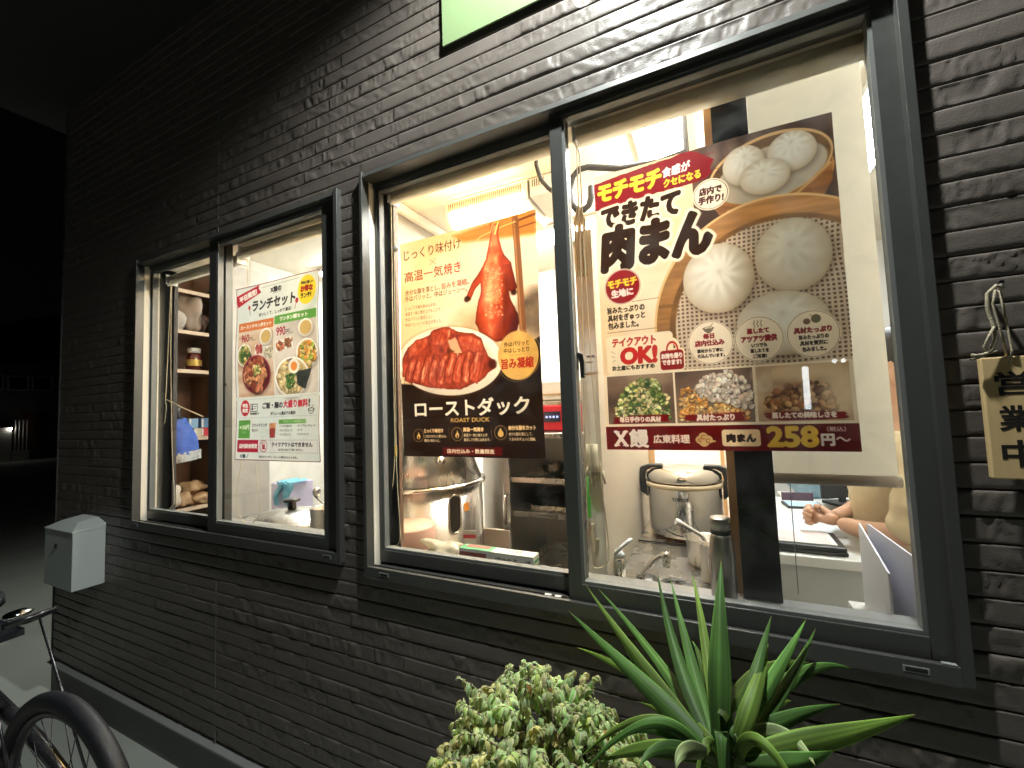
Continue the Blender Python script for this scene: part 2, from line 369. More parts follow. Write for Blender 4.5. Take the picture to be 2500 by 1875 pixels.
    def sheet(s, name, x0, z1, y, material, wave, parent=None):
        u = np.arange(s.W) / (s.W - 1); v = np.arange(s.H) / (s.H - 1); U, V = np.meshgrid(u, v)
        P = np.stack([x0 + U * s.w, y + wave(U, V), z1 - V * s.h], -1)
        C = np.concatenate([np.clip(s.c, 0, 1), np.ones((s.H, s.W, 1), np.float32)], -1)
        return grid_obj(name, P, s.W, s.H, material, parent, C)

PAPER = thin_mat('printed_paper', (1, 1, 1), tr=0.33, rough=0.32, spec=0.45, attr='print', var=0.03, scale=6)

def bun_poster():
    p = Print(0.5037, 0.7027, 0.00085, (244, 216, 178))
    dk = (46, 28, 19); red = (134, 26, 30); yel = (246, 206, 62); wh = (250, 236, 220); cream = (250, 232, 206)
    p.noise((0, 0, 1, 1), (240, 208, 166), (250, 226, 194), 3, 4, 2)
    # upper right photograph: dark room, steam
    p.poly([(0.47, -0.01), (1.01, -0.01), (1.01, 0.74), (0.30, 0.74), (0.27, 0.60), (0.31, 0.48), (0.36, 0.40), (0.40, 0.35), (0.48, 0.20), (0.52, 0.08)], (62, 42, 34), soft=40)
    p.noise((0.46, 0, 1, 0.30), (44, 28, 24), (96, 72, 60), 5, 6, 4, a=0.8)
    for sx, sv in ((0.55, 0.03), (0.63, 0.02), (0.72, 0.015)): p.ell((sx, sv + 0.02), (0.025, 0.03), (190, 170, 155), 0.35, soft=22)
    wood = lambda k, f=1.0: (lambda x, y, U, V: (np.array((188, 132, 78)) * f * (0.72 + 0.4 * fbm(U * 5, V * 60, k, 3) + 0.16 * x)[..., None]).clip(0, 255).astype(np.float32) / 255)
    # back basket
    p.ell((0.762, 0.165), (0.235, 0.110), wood(1, 0.95), rot=-0.16, soft=2)
    p.poly([(0.53, 0.15), (0.99, 0.10), (0.985, 0.20), (0.93, 0.275), (0.70, 0.29), (0.56, 0.24)], lambda U, V, d: (np.array((150, 96, 52)) * (0.75 + 0.5 * fbm(U * 4, V * 50, 5, 3))[..., None]).astype(np.float32) / 255, soft=3)
    p.ell((0.762, 0.122), (0.236, 0.104), (214, 170, 118), rot=-0.17, soft=2)
    p.ell((0.762, 0.124), (0.228, 0.096), wood(3, 0.62), rot=-0.17, soft=2)
    p.ell((0.765, 0.140), (0.212, 0.082), (186, 170, 150), rot=-0.17, soft=3)
    p.bun((0.671, 0.098), (0.083, 0.064), (0.05, -0.45), 10, 1, (240, 233, 222)); p.bun((0.852, 0.088), (0.090, 0.062), (0.0, -0.45), 10, 2, (238, 230, 218)); p.bun((0.747, 0.148), (0.095, 0.056), (-0.05, -0.35), 9, 3, (242, 234, 222))
    p.ell((0.765, 0.128), (0.232, 0.101), (166, 108, 60), rot=-0.17, ring=0.006, a=0.9, clip=(0, 0.165, 1, 1)); p.line([(0.60, 0.235), (0.72, 0.245), (0.86, 0.222), (0.98, 0.15)], 0.012, (206, 156, 100))
    # front basket
    p.ell((0.76, 0.60), (0.50, 0.385), wood(7, 1.06), soft=2)
    p.ell((0.76, 0.60), (0.498, 0.383), (232, 186, 126), ring=0.005, soft=2)
    p.ell((0.775, 0.615), (0.452, 0.338), wood(8, 0.78), soft=4)
    def cloth(x, y, U, V):
        a = U * 330 + 10 * fbm(U * 5, V * 5, 3, 2); b = V * 460 + 10 * fbm(U * 5, V * 5, 9, 2)
        g = 0.5 + 0.5 * np.minimum(np.cos(a) + 0.35, np.cos(b) + 0.35)
        t = np.clip(1.35 - g * 1.1, 0, 1)[..., None]; sh = (0.78 + 0.35 * fbm(U * 7, V * 7, 12, 3))[..., None]
        return ((np.array((70, 46, 34)) + (np.array((222, 196, 168)) - np.array((70, 46, 34))) * t) * sh).clip(0, 255).astype(np.float32) / 255
    p.ell((0.775, 0.61), (0.425, 0.318), cloth, soft=4)
    p.bun((0.539, 0.447), (0.144, 0.113), (0.05, -0.18), 12, 11); p.bun((0.826, 0.408), (0.139, 0.112), (-0.04, -0.30), 10, 12); p.bun((0.771, 0.612), (0.170, 0.098), (0.02, -0.3), 11, 13)
    # banner
    p.poly([(-0.01, 0.030), (0.12, 0.018), (0.30, 0.006), (0.46, 0.001), (0.50, 0.02), (0.555, 0.05), (0.535, 0.075), (0.545, 0.095), (0.515, 0.112), (0.30, 0.117), (0.10, 0.126), (-0.01, 0.130)], (122, 24, 30), rag=0.006)
    p.line([(0.46, 0.03), (0.56, 0.028)], 0.004, (122, 24, 30), 0.7); p.line([(0.47, 0.095), (0.57, 0.085)], 0.003, (122, 24, 30), 0.7)
    p.text('モチモチ', (0.022, 0.036, 0.325, 0.096), yel, 0.006, rot=-0.035, slant=0.12); p.text('食感が', (0.334, 0.034, 0.457, 0.068), (250, 222, 216), 0.0022, rot=-0.03, slant=0.1); p.text('クセになる', (0.337, 0.076, 0.497, 0.103), yel, 0.0022, rot=-0.03, slant=0.1)
    p.ell((0.533, 0.166), (0.075, 0.052), cream); p.ell((0.533, 0.166), (0.069, 0.0475), (90, 60, 44), ring=0.0012)
    p.text('店内で', (0.487, 0.141, 0.579, 0.165), (70, 24, 30), 0.0022, slant=0.1); p.text('手作り!', (0.482, 0.170, 0.585, 0.195), (70, 24, 30), 0.0022, slant=0.1)
    p.text('できたて', (0.037, 0.125, 0.403, 0.203), dk, 0.008, slant=0.12, halo=(252, 232, 204), hw=0.012)
    p.text('肉まん', (0.027, 0.206, 0.519, 0.358), dk, 0.015, slant=0.12, halo=(252, 238, 214), hw=0.014)
    p.ell((0.116, 0.424), (0.090, 0.0645), cream); p.ell((0.116, 0.424), (0.083, 0.0600), red); p.ell((0.116, 0.424), (0.087, 0.0622), red, ring=0.0009)
    p.text('モチモチ', (0.046, 0.397, 0.186, 0.424), yel, 0.0028, rot=-0.03); p.text('生地に', (0.062, 0.433, 0.166, 0.459), (250, 225, 215), 0.0025, rot=-0.03)
    p.dots(0.16, 0.28, 0.4825, 20, (120, 80, 50)); p.dots(0.034, 0.268, 0.585, 38, (120, 80, 50))
    for i, t in enumerate(('旨みたっぷりの', '具材をぎゅっと', '包みました。')): p.text(t, (0.038, 0.495 + 0.0275 * i, 0.216 if i < 2 else 0.184, 0.518 + 0.0275 * i), dk, 0.0016)
    p.rect(0.022, 0.600, 0.335, 0.735, (250, 228, 194), rad=0.02)
    p.text('テイクアウト', (0.053, 0.609, 0.258, 0.638), (186, 40, 40), 0.0022, slant=0.1); p.text('OK!', (0.094, 0.647, 0.258, 0.700), (186, 40, 36), 0.007, slant=0.05)
    for a, b in (((0.047, 0.653), (0.064, 0.662)), ((0.044, 0.671), (0.062, 0.673)), ((0.050, 0.690), (0.064, 0.684))): p.line([a, b], 0.0016, (120, 90, 70))
    p.text('お土産にもおすすめ', (0.047, 0.706, 0.247, 0.722), dk, 0.0014)
    p.rect(0.268, 0.660, 0.383, 0.737, (250, 228, 194), rad=0.02); p.ell((0.329, 0.662), (0.026, 0.028), (250, 228, 194), ring=0.010); p.ell((0.329, 0.664), (0.0235, 0.025), (186, 40, 36), ring=0.0035, clip=(0, 0, 1, 0.672))
    p.rect(0.274, 0.666, 0.377, 0.732, (142, 26, 26), rad=0.015); p.text('お持ち帰り', (0.281, 0.677, 0.371, 0.694), wh, 0.0018); p.text('できます!', (0.283, 0.699, 0.366, 0.715), wh, 0.0018)
    for c in ((0.492, 0.653), (0.681, 0.655), (0.875, 0.654)):
        p.ell(c, (0.093, 0.071), (246, 226, 198)); p.ell(c, (0.089, 0.0680), (120, 88, 64), ring=0.0009)
    g = (120, 104, 84)
    p.ell((0.487, 0.607), (0.020, 0.013), g, clip=(0, 0.606, 1, 1)); p.ell((0.487, 0.606), (0.020, 0.0045), g, ring=0.0012); p.line([(0.487, 0.606), (0.506, 0.592)], 0.003, g); p.rect(0.479, 0.619, 0.495, 0.622, g)
    for k in range(3): p.line([(0.667 + 0.013 * k + 0.003 * math.sin(t * 1.6), 0.597 + 0.0035 * t) for t in range(7)], 0.0028, g)
    p.ell((0.857, 0.616), (0.013, 0.009), (118, 88, 70)); p.ell((0.889, 0.610), (0.017, 0.013), (112, 104, 76)); p.line([(0.878, 0.603), (0.869, 0.596)], 0.002, g)
    p.text('毎日', (0.466, 0.624, 0.509, 0.640), red, 0.0018); p.text('店内仕込み', (0.430, 0.645, 0.548, 0.663), red, 0.0018); p.text('素材から丁寧に', (0.437, 0.673, 0.542, 0.685), dk, 0.0012); p.text('仕込んでいます。', (0.437, 0.690, 0.547, 0.702), dk, 0.0012)
    p.text('蒸したて', (0.640, 0.622, 0.721, 0.638), red, 0.0018); p.text('アツアツ提供', (0.616, 0.645, 0.748, 0.664), red, 0.0018); p.text('いつでも', (0.653, 0.669, 0.710, 0.681), dk, 0.0012); p.text('蒸したてを', (0.648, 0.686, 0.716, 0.698), dk, 0.0012); p.text('ご用意!', (0.656, 0.703, 0.707, 0.715), dk, 0.0012)
    p.text('具材たっぷり', (0.811, 0.634, 0.939, 0.651), red, 0.0018); p.text('旨みたっぷりの', (0.827, 0.657, 0.928, 0.670), dk, 0.0012); p.text('具材を贅沢に', (0.829, 0.675, 0.923, 0.688), dk, 0.0012); p.text('包みました。', (0.835, 0.693, 0.916, 0.706), dk, 0.0012)
    # three small photographs
    p.rect(0.0, 0.735, 1.0, 0.92, (246, 226, 196))
    for k, (a, b) in enumerate(((0.016, 0.325), (0.334, 0.648), (0.660, 0.985))):
        p.noise((a, 0.742, b, 0.911), (74, 56, 48) if k < 2 else (168, 128, 92), (160, 132, 110) if k < 2 else (232, 200, 164), 5, 6, 20 + k)
    p.pile([(0.05, 0.86), (0.10, 0.79), (0.18, 0.752), (0.25, 0.765), (0.30, 0.82), (0.305, 0.89), (0.06, 0.89)], [(86, 112, 58), (70, 96, 50), (206, 208, 140), (224, 220, 168), (110, 132, 70), (222, 200, 150), (196, 190, 110)], 520, 0.010, 5)
    p.pile([(0.345, 0.87), (0.36, 0.80), (0.42, 0.79), (0.47, 0.83), (0.62, 0.86), (0.62, 0.90), (0.345, 0.90)], [(222, 158, 84), (206, 138, 66), (232, 180, 110), (236, 196, 140)], 260, 0.010, 6)
    p.pile([(0.42, 0.80), (0.45, 0.765), (0.55, 0.745), (0.62, 0.78), (0.645, 0.83), (0.64, 0.87), (0.50, 0.84), (0.44, 0.83)], [(236, 216, 196), (228, 204, 184), (244, 228, 210), (212, 186, 164)], 240, 0.012, 7)
    p.pile([(0.675, 0.87), (0.72, 0.82), (0.80, 0.79), (0.90, 0.80), (0.93, 0.86), (0.92, 0.89), (0.70, 0.895)], [(176, 126, 82), (196, 150, 104), (150, 98, 60), (214, 170, 122), (120, 76, 48)], 240, 0.014, 8)
    p.ell((0.80, 0.765), (0.14, 0.022), (238, 208, 170), 0.75, soft=16); p.ell((0.94, 0.83), (0.05, 0.06), (236, 210, 176), 0.6, soft=18)
    p.noise((0.66, 0.742, 0.72, 0.82), (150, 108, 76), (226, 200, 170), 12, 10, 31, a=0.8)
    for a, b, t, tb in ((0.042, 0.302, '毎日手作りの具材', (0.071, 0.887, 0.262, 0.905)), (0.362, 0.605, '具材たっぷり', (0.417, 0.885, 0.568, 0.905)), (0.690, 0.962, '蒸したての美味しさを', (0.711, 0.885, 0.932, 0.902))):
        p.rect(a, 0.882, b, 0.908, (120, 18, 18), rag=0.016, seed=int(a * 100)); p.text(t, tb, (252, 232, 214), 0.0018)
    # price band
    p.rect(-0.01, 0.918, 1.01, 1.01, (100, 13, 12)); p.noise((0, 0.919, 1, 1), (90, 11, 11), (108, 16, 14), 9, 3, 40, a=0.8)
    p.text('X', (0.041, 0.936, 0.103, 0.987), (252, 236, 220), 0.0045); p.text('饅', (0.114, 0.931, 0.199, 0.991), (252, 236, 220), 0.0035); p.rect(0.037, 0.936, 0.068, 0.940, (252, 236, 220)); p.rect(0.080, 0.936, 0.107, 0.940, (252, 236, 220)); p.rect(0.037, 0.983, 0.066, 0.987, (252, 236, 220)); p.rect(0.078, 0.983, 0.107, 0.987, (252, 236, 220))
    p.text('広東料理', (0.224, 0.950, 0.381, 0.977), (250, 226, 206), 0.0018)
    gold = (206, 170, 110)
    for c, r in (((0.422, 0.966), 0.017), ((0.438, 0.956), 0.019), ((0.458, 0.965), 0.018), ((0.440, 0.972), 0.022)): p.ell(c, (r, r / p.A), gold)
    p.poly([(0.45, 0.963), (0.49, 0.969), (0.488, 0.972), (0.43, 0.982)], gold)
    for c, r in (((0.440, 0.957), 0.009), ((0.424, 0.967), 0.007), ((0.457, 0.969), 0.008)): p.ell(c, (r, r / p.A), (124, 18, 16), ring=0.0014, clip=(c[0] - 0.012, 0, c[0] + 0.006, 1))
    p.rect(0.513, 0.934, 0.661, 0.986, (250, 214, 168), rad=0.012); p.text('肉まん', (0.534, 0.949, 0.643, 0.973), (48, 28, 18), 0.003)
    p.text('258', (0.690, 0.929, 0.862, 0.986), (236, 190, 70), 0.006); p.text('円', (0.876, 0.951, 0.916, 0.983), (240, 226, 216), 0.003); p.line([(0.925 + 0.04 * t / 8, 0.9645 - 0.005 * math.sin(t / 8 * 2 * PI)) for t in range(9)], 0.006, (240, 226, 216)); p.text('（税込）', (0.896, 0.929, 0.957, 0.943), (226, 200, 190), 0.0006)
    p.rect(0.0, 0.917, 1.0, 0.9195, (250, 226, 196))
    o = p.sheet('bun_poster', -0.2405, 1.9941, 0.045, PAPER, lambda U, V: 0.002 * np.sin(U * 7 + V * 2) - 0.004 * np.clip(V - 0.85, 0, 1) / 0.15 * np.clip(U - 0.7, 0, 1) / 0.3 + 0.0012 * np.sin(V * 19 + U * 6))
    return tag(o, 'large poster of white steamed buns in a bamboo basket with a dark red price strip', 'poster', 'food posters behind the glass')

def duck_poster():
    p = Print(0.4928, 0.7038, 0.001, (248, 214, 160))
    dk = (96, 46, 22); red = (168, 52, 34); wh = (252, 238, 214); gold = (226, 180, 104)
    p.noise((0, 0, 1, 0.75), (246, 208, 150), (252, 228, 190), 3, 4, 3)
    p.ell((0.80, 0.25), (0.32, 0.30), (244, 214, 186), 0.8, soft=60)
    p.ell((0.62, 0.46), (0.22, 0.10), lambda x, y, U, V: (np.array((214, 178, 128)) * (0.75 + 0.4 * fbm(U * 9, V * 14, 5, 3))[..., None]).clip(0, 255).astype(np.float32) / 255, 0.75, soft=60); p.ell((0.97, 0.42), (0.11, 0.10), lambda x, y, U, V: (np.array((120, 98, 76)) * (0.5 + 0.9 * fbm(U * 12, V * 16, 6, 3))[..., None]).clip(0, 255).astype(np.float32) / 255, 0.9, soft=30)
    p.poly([(0.42, 0.02), (1, -0.01), (1, 0.105), (0.50, 0.062)], lambda U, V, d: (np.array((214, 132, 60)) * (0.8 + 0.4 * fbm(U * 4, V * 60, 5, 3))[..., None]).clip(0, 255).astype(np.float32) / 255, soft=14)
    p.line([(0.87, 0.03), (1, 0.018)], 0.016, (110, 60, 30), 0.9); p.line([(0.87, 0.06), (1, 0.052)], 0.01, (120, 66, 34), 0.9)
    p.line([(0.868, 0.02), (0.897, 0.50)], 0.042, (128, 78, 44), soft=3); p.line([(0.858, 0.02), (0.887, 0.50)], 0.010, (186, 128, 78), 0.8, soft=4)
    p.line([(0.60, 0.07), (0.63, 0.055), (0.80, 0.035), (0.87, 0.03)], 0.006, (240, 200, 120))
    body = [(0.698, 0.01), (0.762, 0.02), (0.753, 0.064), (0.760, 0.10), (0.790, 0.163), (0.832, 0.197), (0.845, 0.244), (0.868, 0.305), (0.845, 0.331), (0.811, 0.315), (0.818, 0.345), (0.866, 0.412), (0.873, 0.453), (0.855, 0.488), (0.80, 0.52), (0.72, 0.52), (0.609, 0.474), (0.578, 0.427), (0.590, 0.364), (0.622, 0.295), (0.620, 0.258), (0.572, 0.288), (0.545, 0.328), (0.508, 0.312), (0.566, 0.245), (0.618, 0.204), (0.658, 0.165), (0.685, 0.105), (0.700, 0.047)]
    def skin(U, V, d):
        n = fbm(U * 26, V * 30, 9, 4); lit = 0.62 + 0.55 * np.exp(-((U - 0.675) / 0.05) ** 2) + 0.25 * np.exp(-((U - 0.74) / 0.025) ** 2) * (V < 0.36) - 0.55 * np.clip((U - 0.77) / 0.10, 0, 1) * (V > 0.2) - 0.35 * np.clip((V - 0.38) / 0.14, 0, 1)
        lit = lit * (0.7 + 0.6 * n) * np.clip(0.55 + d * 26, 0, 1)
        a = np.array((76, 18, 11)); b = np.array((196, 74, 40)); c = np.array((248, 174, 116)); t = np.clip(lit, 0, 1.3)[..., None]
        return np.where(t < 0.8, a + (b - a) * t / 0.8, b + (c - b) * (t - 0.8) / 0.5).clip(0, 255).astype(np.float32) / 255
    p.poly(body, skin, soft=2, rag=0.004)
    p.line([(0.73, 0.06), (0.755, 0.012)], 0.012, (252, 214, 120)); p.line([(0.70, 0.05), (0.71, 0.02), (0.74, 0.01)], 0.004, (250, 210, 120))
    for c, r in (((0.520, 0.318), (0.022, 0.014)), ((0.845, 0.325), (0.020, 0.012))): p.ell(c, r, (48, 22, 12), 0.9, soft=5)
    p.poly([(0.79, 0.24), (0.82, 0.29), (0.80, 0.40), (0.77, 0.47), (0.775, 0.34)], (70, 22, 10), 0.55, soft=18)
    q = random.Random(4)
    for _ in range(70):
        u, v = q.uniform(0.65, 0.77), q.uniform(0.19, 0.42); p.ell((u, v), (0.006, 0.003), (255, 216, 170), 0.5, soft=3, rot=q.uniform(-1, 1))
    # black lower part, plate and sliced duck
    p.poly([(-0.01, 0.665), (0.5, 0.70), (0.75, 0.60), (1.01, 0.515), (1.01, 1.01), (-0.01, 1.01)], (30, 18, 12), soft=6)
    p.noise((0, 0.70, 1, 1), (24, 13, 9), (46, 30, 20), 4, 5, 14, a=0.55)
    p.ell((0.370, 0.583), (0.392, 0.154), (120, 70, 40), 0.5, soft=16, rot=0.10)
    p.ell((0.370, 0.580), (0.388, 0.151), lambda x, y, U, V: (np.array((250, 232, 208)) * (1.0 - 0.12 * np.clip(y, -0.4, 1) + 0.04 * x)[..., None]).clip(0, 255).astype(np.float32) / 255, rot=0.10, soft=2)
    p.ell((0.365, 0.575), (0.330, 0.120), (232, 204, 170), 0.7, soft=10, rot=0.10)
    def meat(k, dark=1.0):
        def f(U, V, d):
            n = fbm(U * 34, V * 34, k, 4); st = fbm(U * 70 + V * 40, V * 12, k + 3, 3)
            lit = np.clip(0.35 + 0.9 * (n - 0.2) + 1.3 * np.clip(st - 0.55, 0, 1), 0, 1.25) * np.clip(0.5 + d * 34, 0, 1) * dark
            a = np.array((84, 22, 14)); b = np.array((192, 78, 50)); c = np.array((250, 190, 146)); t = lit[..., None]
            return np.where(t < 0.75, a + (b - a) * t / 0.75, b + (c - b) * (t - 0.75) / 0.5).clip(0, 255).astype(np.float32) / 255
        return f
    p.poly([(0.016, 0.55), (0.06, 0.50), (0.232, 0.452), (0.246, 0.436), (0.33, 0.424), (0.376, 0.428), (0.456, 0.458), (0.56, 0.47), (0.616, 0.496), (0.658, 0.574), (0.712, 0.600), (0.712, 0.625), (0.66, 0.645), (0.60, 0.68), (0.547, 0.690), (0.444, 0.710), (0.32, 0.70), (0.202, 0.688), (0.10, 0.665), (0.012, 0.632)], meat(51, 0.8), soft=2, rag=0.006)
    p.poly([(0.05, 0.51), (0.12, 0.47), (0.21, 0.458), (0.235, 0.50), (0.14, 0.54), (0.05, 0.56)], meat(53, 1.05), soft=2, rag=0.004)
    p.poly([(0.24, 0.44), (0.33, 0.426), (0.40, 0.438), (0.40, 0.475), (0.33, 0.515), (0.24, 0.50)], meat(54), soft=2, rag=0.004)
    p.poly([(0.43, 0.47), (0.55, 0.475), (0.62, 0.51), (0.645, 0.575), (0.56, 0.59), (0.47, 0.54)], meat(55, 1.0), soft=2, rag=0.004)
    p.poly([(0.37, 0.49), (0.43, 0.48), (0.48, 0.55), (0.56, 0.60), (0.50, 0.61), (0.40, 0.55)], (240, 196, 150), 0.8, soft=4, rag=0.008); p.poly([(0.37, 0.52), (0.42, 0.54), (0.40, 0.56), (0.36, 0.545)], (84, 36, 20), 0.8, soft=5)
    for k in range(9):
        u = 0.03 + 0.062 * k; p.poly([(u + 0.05, 0.55 - 0.01 * (k % 2)), (u + 0.10, 0.552), (u + 0.085, 0.62), (u + 0.055, 0.692 - 0.02 * (k < 2)), (u - 0.005, 0.67 - 0.02 * (k < 2)), (u + 0.008, 0.61)], meat(60 + k, 1.05), soft=2, rag=0.004)
        p.line([(u + 0.046, 0.56), (u + 0.006, 0.615), (u - 0.004, 0.67)], 0.005, (92, 26, 14), 0.75, soft=2); p.line([(u + 0.06, 0.575), (u + 0.035, 0.64)], 0.008, (255, 206, 170), 0.45, soft=6)
    p.ell((0.69, 0.612), (0.03, 0.02), (56, 22, 14), 0.8, soft=8)
    # headings
    p.text('じっくり味付け', (0.033, 0.036, 0.484, 0.086), dk, 0.0008); p.line([(0.240, 0.104), (0.287, 0.130)], 0.0026, dk); p.line([(0.287, 0.104), (0.240, 0.130)], 0.0026, dk)
    p.text('高温一気', (0.036, 0.141, 0.342, 0.191), (150, 62, 30), 0.001); p.text('焼き', (0.350, 0.141, 0.479, 0.191), (186, 50, 36), 0.001); p.line([(0.10, 0.2045), (0.29, 0.2045)], 0.0012, (190, 130, 70))
    p.text('余分な脂を落とし、', (0.038, 0.228, 0.317, 0.254), dk, 0.0006); p.text('旨みを凝縮。', (0.332, 0.226, 0.536, 0.254), (176, 62, 40), 0.0006); p.text('外はパリッと、中はジューシー。', (0.037, 0.257, 0.521, 0.284), dk, 0.0006)
    for i, (t, e) in enumerate((('じっくり下味を染み込ませ、', 0.290), ('高温で一気に焼き上げることで', 0.318), ('外はパリッと香ばしく、', 0.250), ('中はジューシーに仕上げました。', 0.333))): p.text(t, (0.040, 0.308 + 0.026 * i, e, 0.325 + 0.026 * i), dk, 0.0)
    def seal(x, y, U, V): return (np.array((222, 172, 92)) * (0.88 + 0.25 * fbm(U * 14, V * 30, 4, 3))[..., None]).clip(0, 255).astype(np.float32) / 255
    p.ell((0.857, 0.586), (0.130, 0.099), seal, soft=1.5); p.ell((0.866, 0.584), (0.133, 0.100), (206, 160, 90), ring=0.0014, a=0.8); p.ell((0.850, 0.590), (0.136, 0.101), (206, 160, 90), ring=0.0010, a=0.7)
    p.text('外はパリッと', (0.772, 0.528, 0.933, 0.548), (60, 34, 16), 0.0008); p.text('中はしっとり', (0.770, 0.554, 0.931, 0.574), (60, 34, 16), 0.0008); p.text('旨み凝縮', (0.752, 0.596, 0.954, 0.638), (172, 44, 28), 0.0022); p.line([(0.80, 0.584), (0.90, 0.582)], 0.001, (120, 80, 40))
    p.text('ローストダック', (0.104, 0.752, 0.917, 0.823), (252, 240, 220), 0.0035); p.text('ROAST DUCK', (0.378, 0.833, 0.655, 0.850), gold, 0.0006)
    flame = [(0, -1.0), (0.25, -0.35), (0.45, -0.1), (0.55, 0.35), (0.35, 0.85), (0, 1.0), (-0.4, 0.85), (-0.55, 0.3), (-0.3, -0.1), (-0.1, -0.3)]
    for k, c in enumerate(((0.123, 0.905), (0.419, 0.901), (0.725, 0.896))):
        p.ell(c, (0.040, 0.0285), (188, 150, 96), ring=0.0012)
        if k < 2: p.poly([(c[0] + x * 0.026, c[1] + y * 0.018) for x, y in flame], gold); p.poly([(c[0] + x * 0.011, c[1] + 0.008 + y * 0.008) for x, y in flame], (30, 18, 12))
        else: p.ell((c[0], c[1] + 0.005), (0.019, 0.0135), gold); p.poly([(c[0], c[1] - 0.020), (c[0] + 0.0165, c[1] + 0.001), (c[0] - 0.0165, c[1] + 0.001)], gold)
    cw = (240, 214, 172)
    for t, b in (('じっくり味付け', (0.171, 0.877, 0.316, 0.894)), ('高温一気焼き', (0.466, 0.874, 0.609, 0.891)), ('余分な脂をカット', (0.778, 0.869, 0.951, 0.887))): p.text(t, b, (246, 206, 150), 0.0016)
    for t, b in (('こだわりのタレに漬け込み、', (0.170, 0.904, 0.341, 0.917)), ('奥深い味わいに。', (0.169, 0.923, 0.289, 0.936)), ('高温で一気に焼き上げ、', (0.468, 0.900, 0.640, 0.913)), ('香ばしさを閉じ込めます。', (0.468, 0.919, 0.653, 0.932)), ('余分な脂を落として、', (0.779, 0.896, 0.929, 0.910)), ('うまみをギュッと凝縮。', (0.781, 0.917, 0.948, 0.930))): p.text(t, b, cw, 0.0004)
    p.line([(0.358, 0.871), (0.359, 0.929)], 0.0015, (170, 134, 90)); p.line([(0.661, 0.867), (0.665, 0.929)], 0.0015, (170, 134, 90))
    p.poly([(0.306, 0.958), (0.736, 0.956), (0.728, 0.991), (0.300, 0.992), (0.310, 0.975)], (88, 18, 18), rag=0.002); p.text('店内仕込み・数量限定', (0.340, 0.966, 0.678, 0.984), (252, 230, 200), 0.0012)
    o = p.sheet('roast_duck_poster', -0.9092, 1.9653, 0.075, PAPER, lambda U, V: 0.003 * np.sin(V * 6 + 1) * (U < 2) + 0.0025 * np.sin(U * 5) + 0.004 * np.clip(0.25 - U, 0, 1) * np.sin(V * 9))
    return tag(o, 'roast duck poster with a pale upper half and a black lower half with white lettering', 'poster', 'food posters behind the glass')

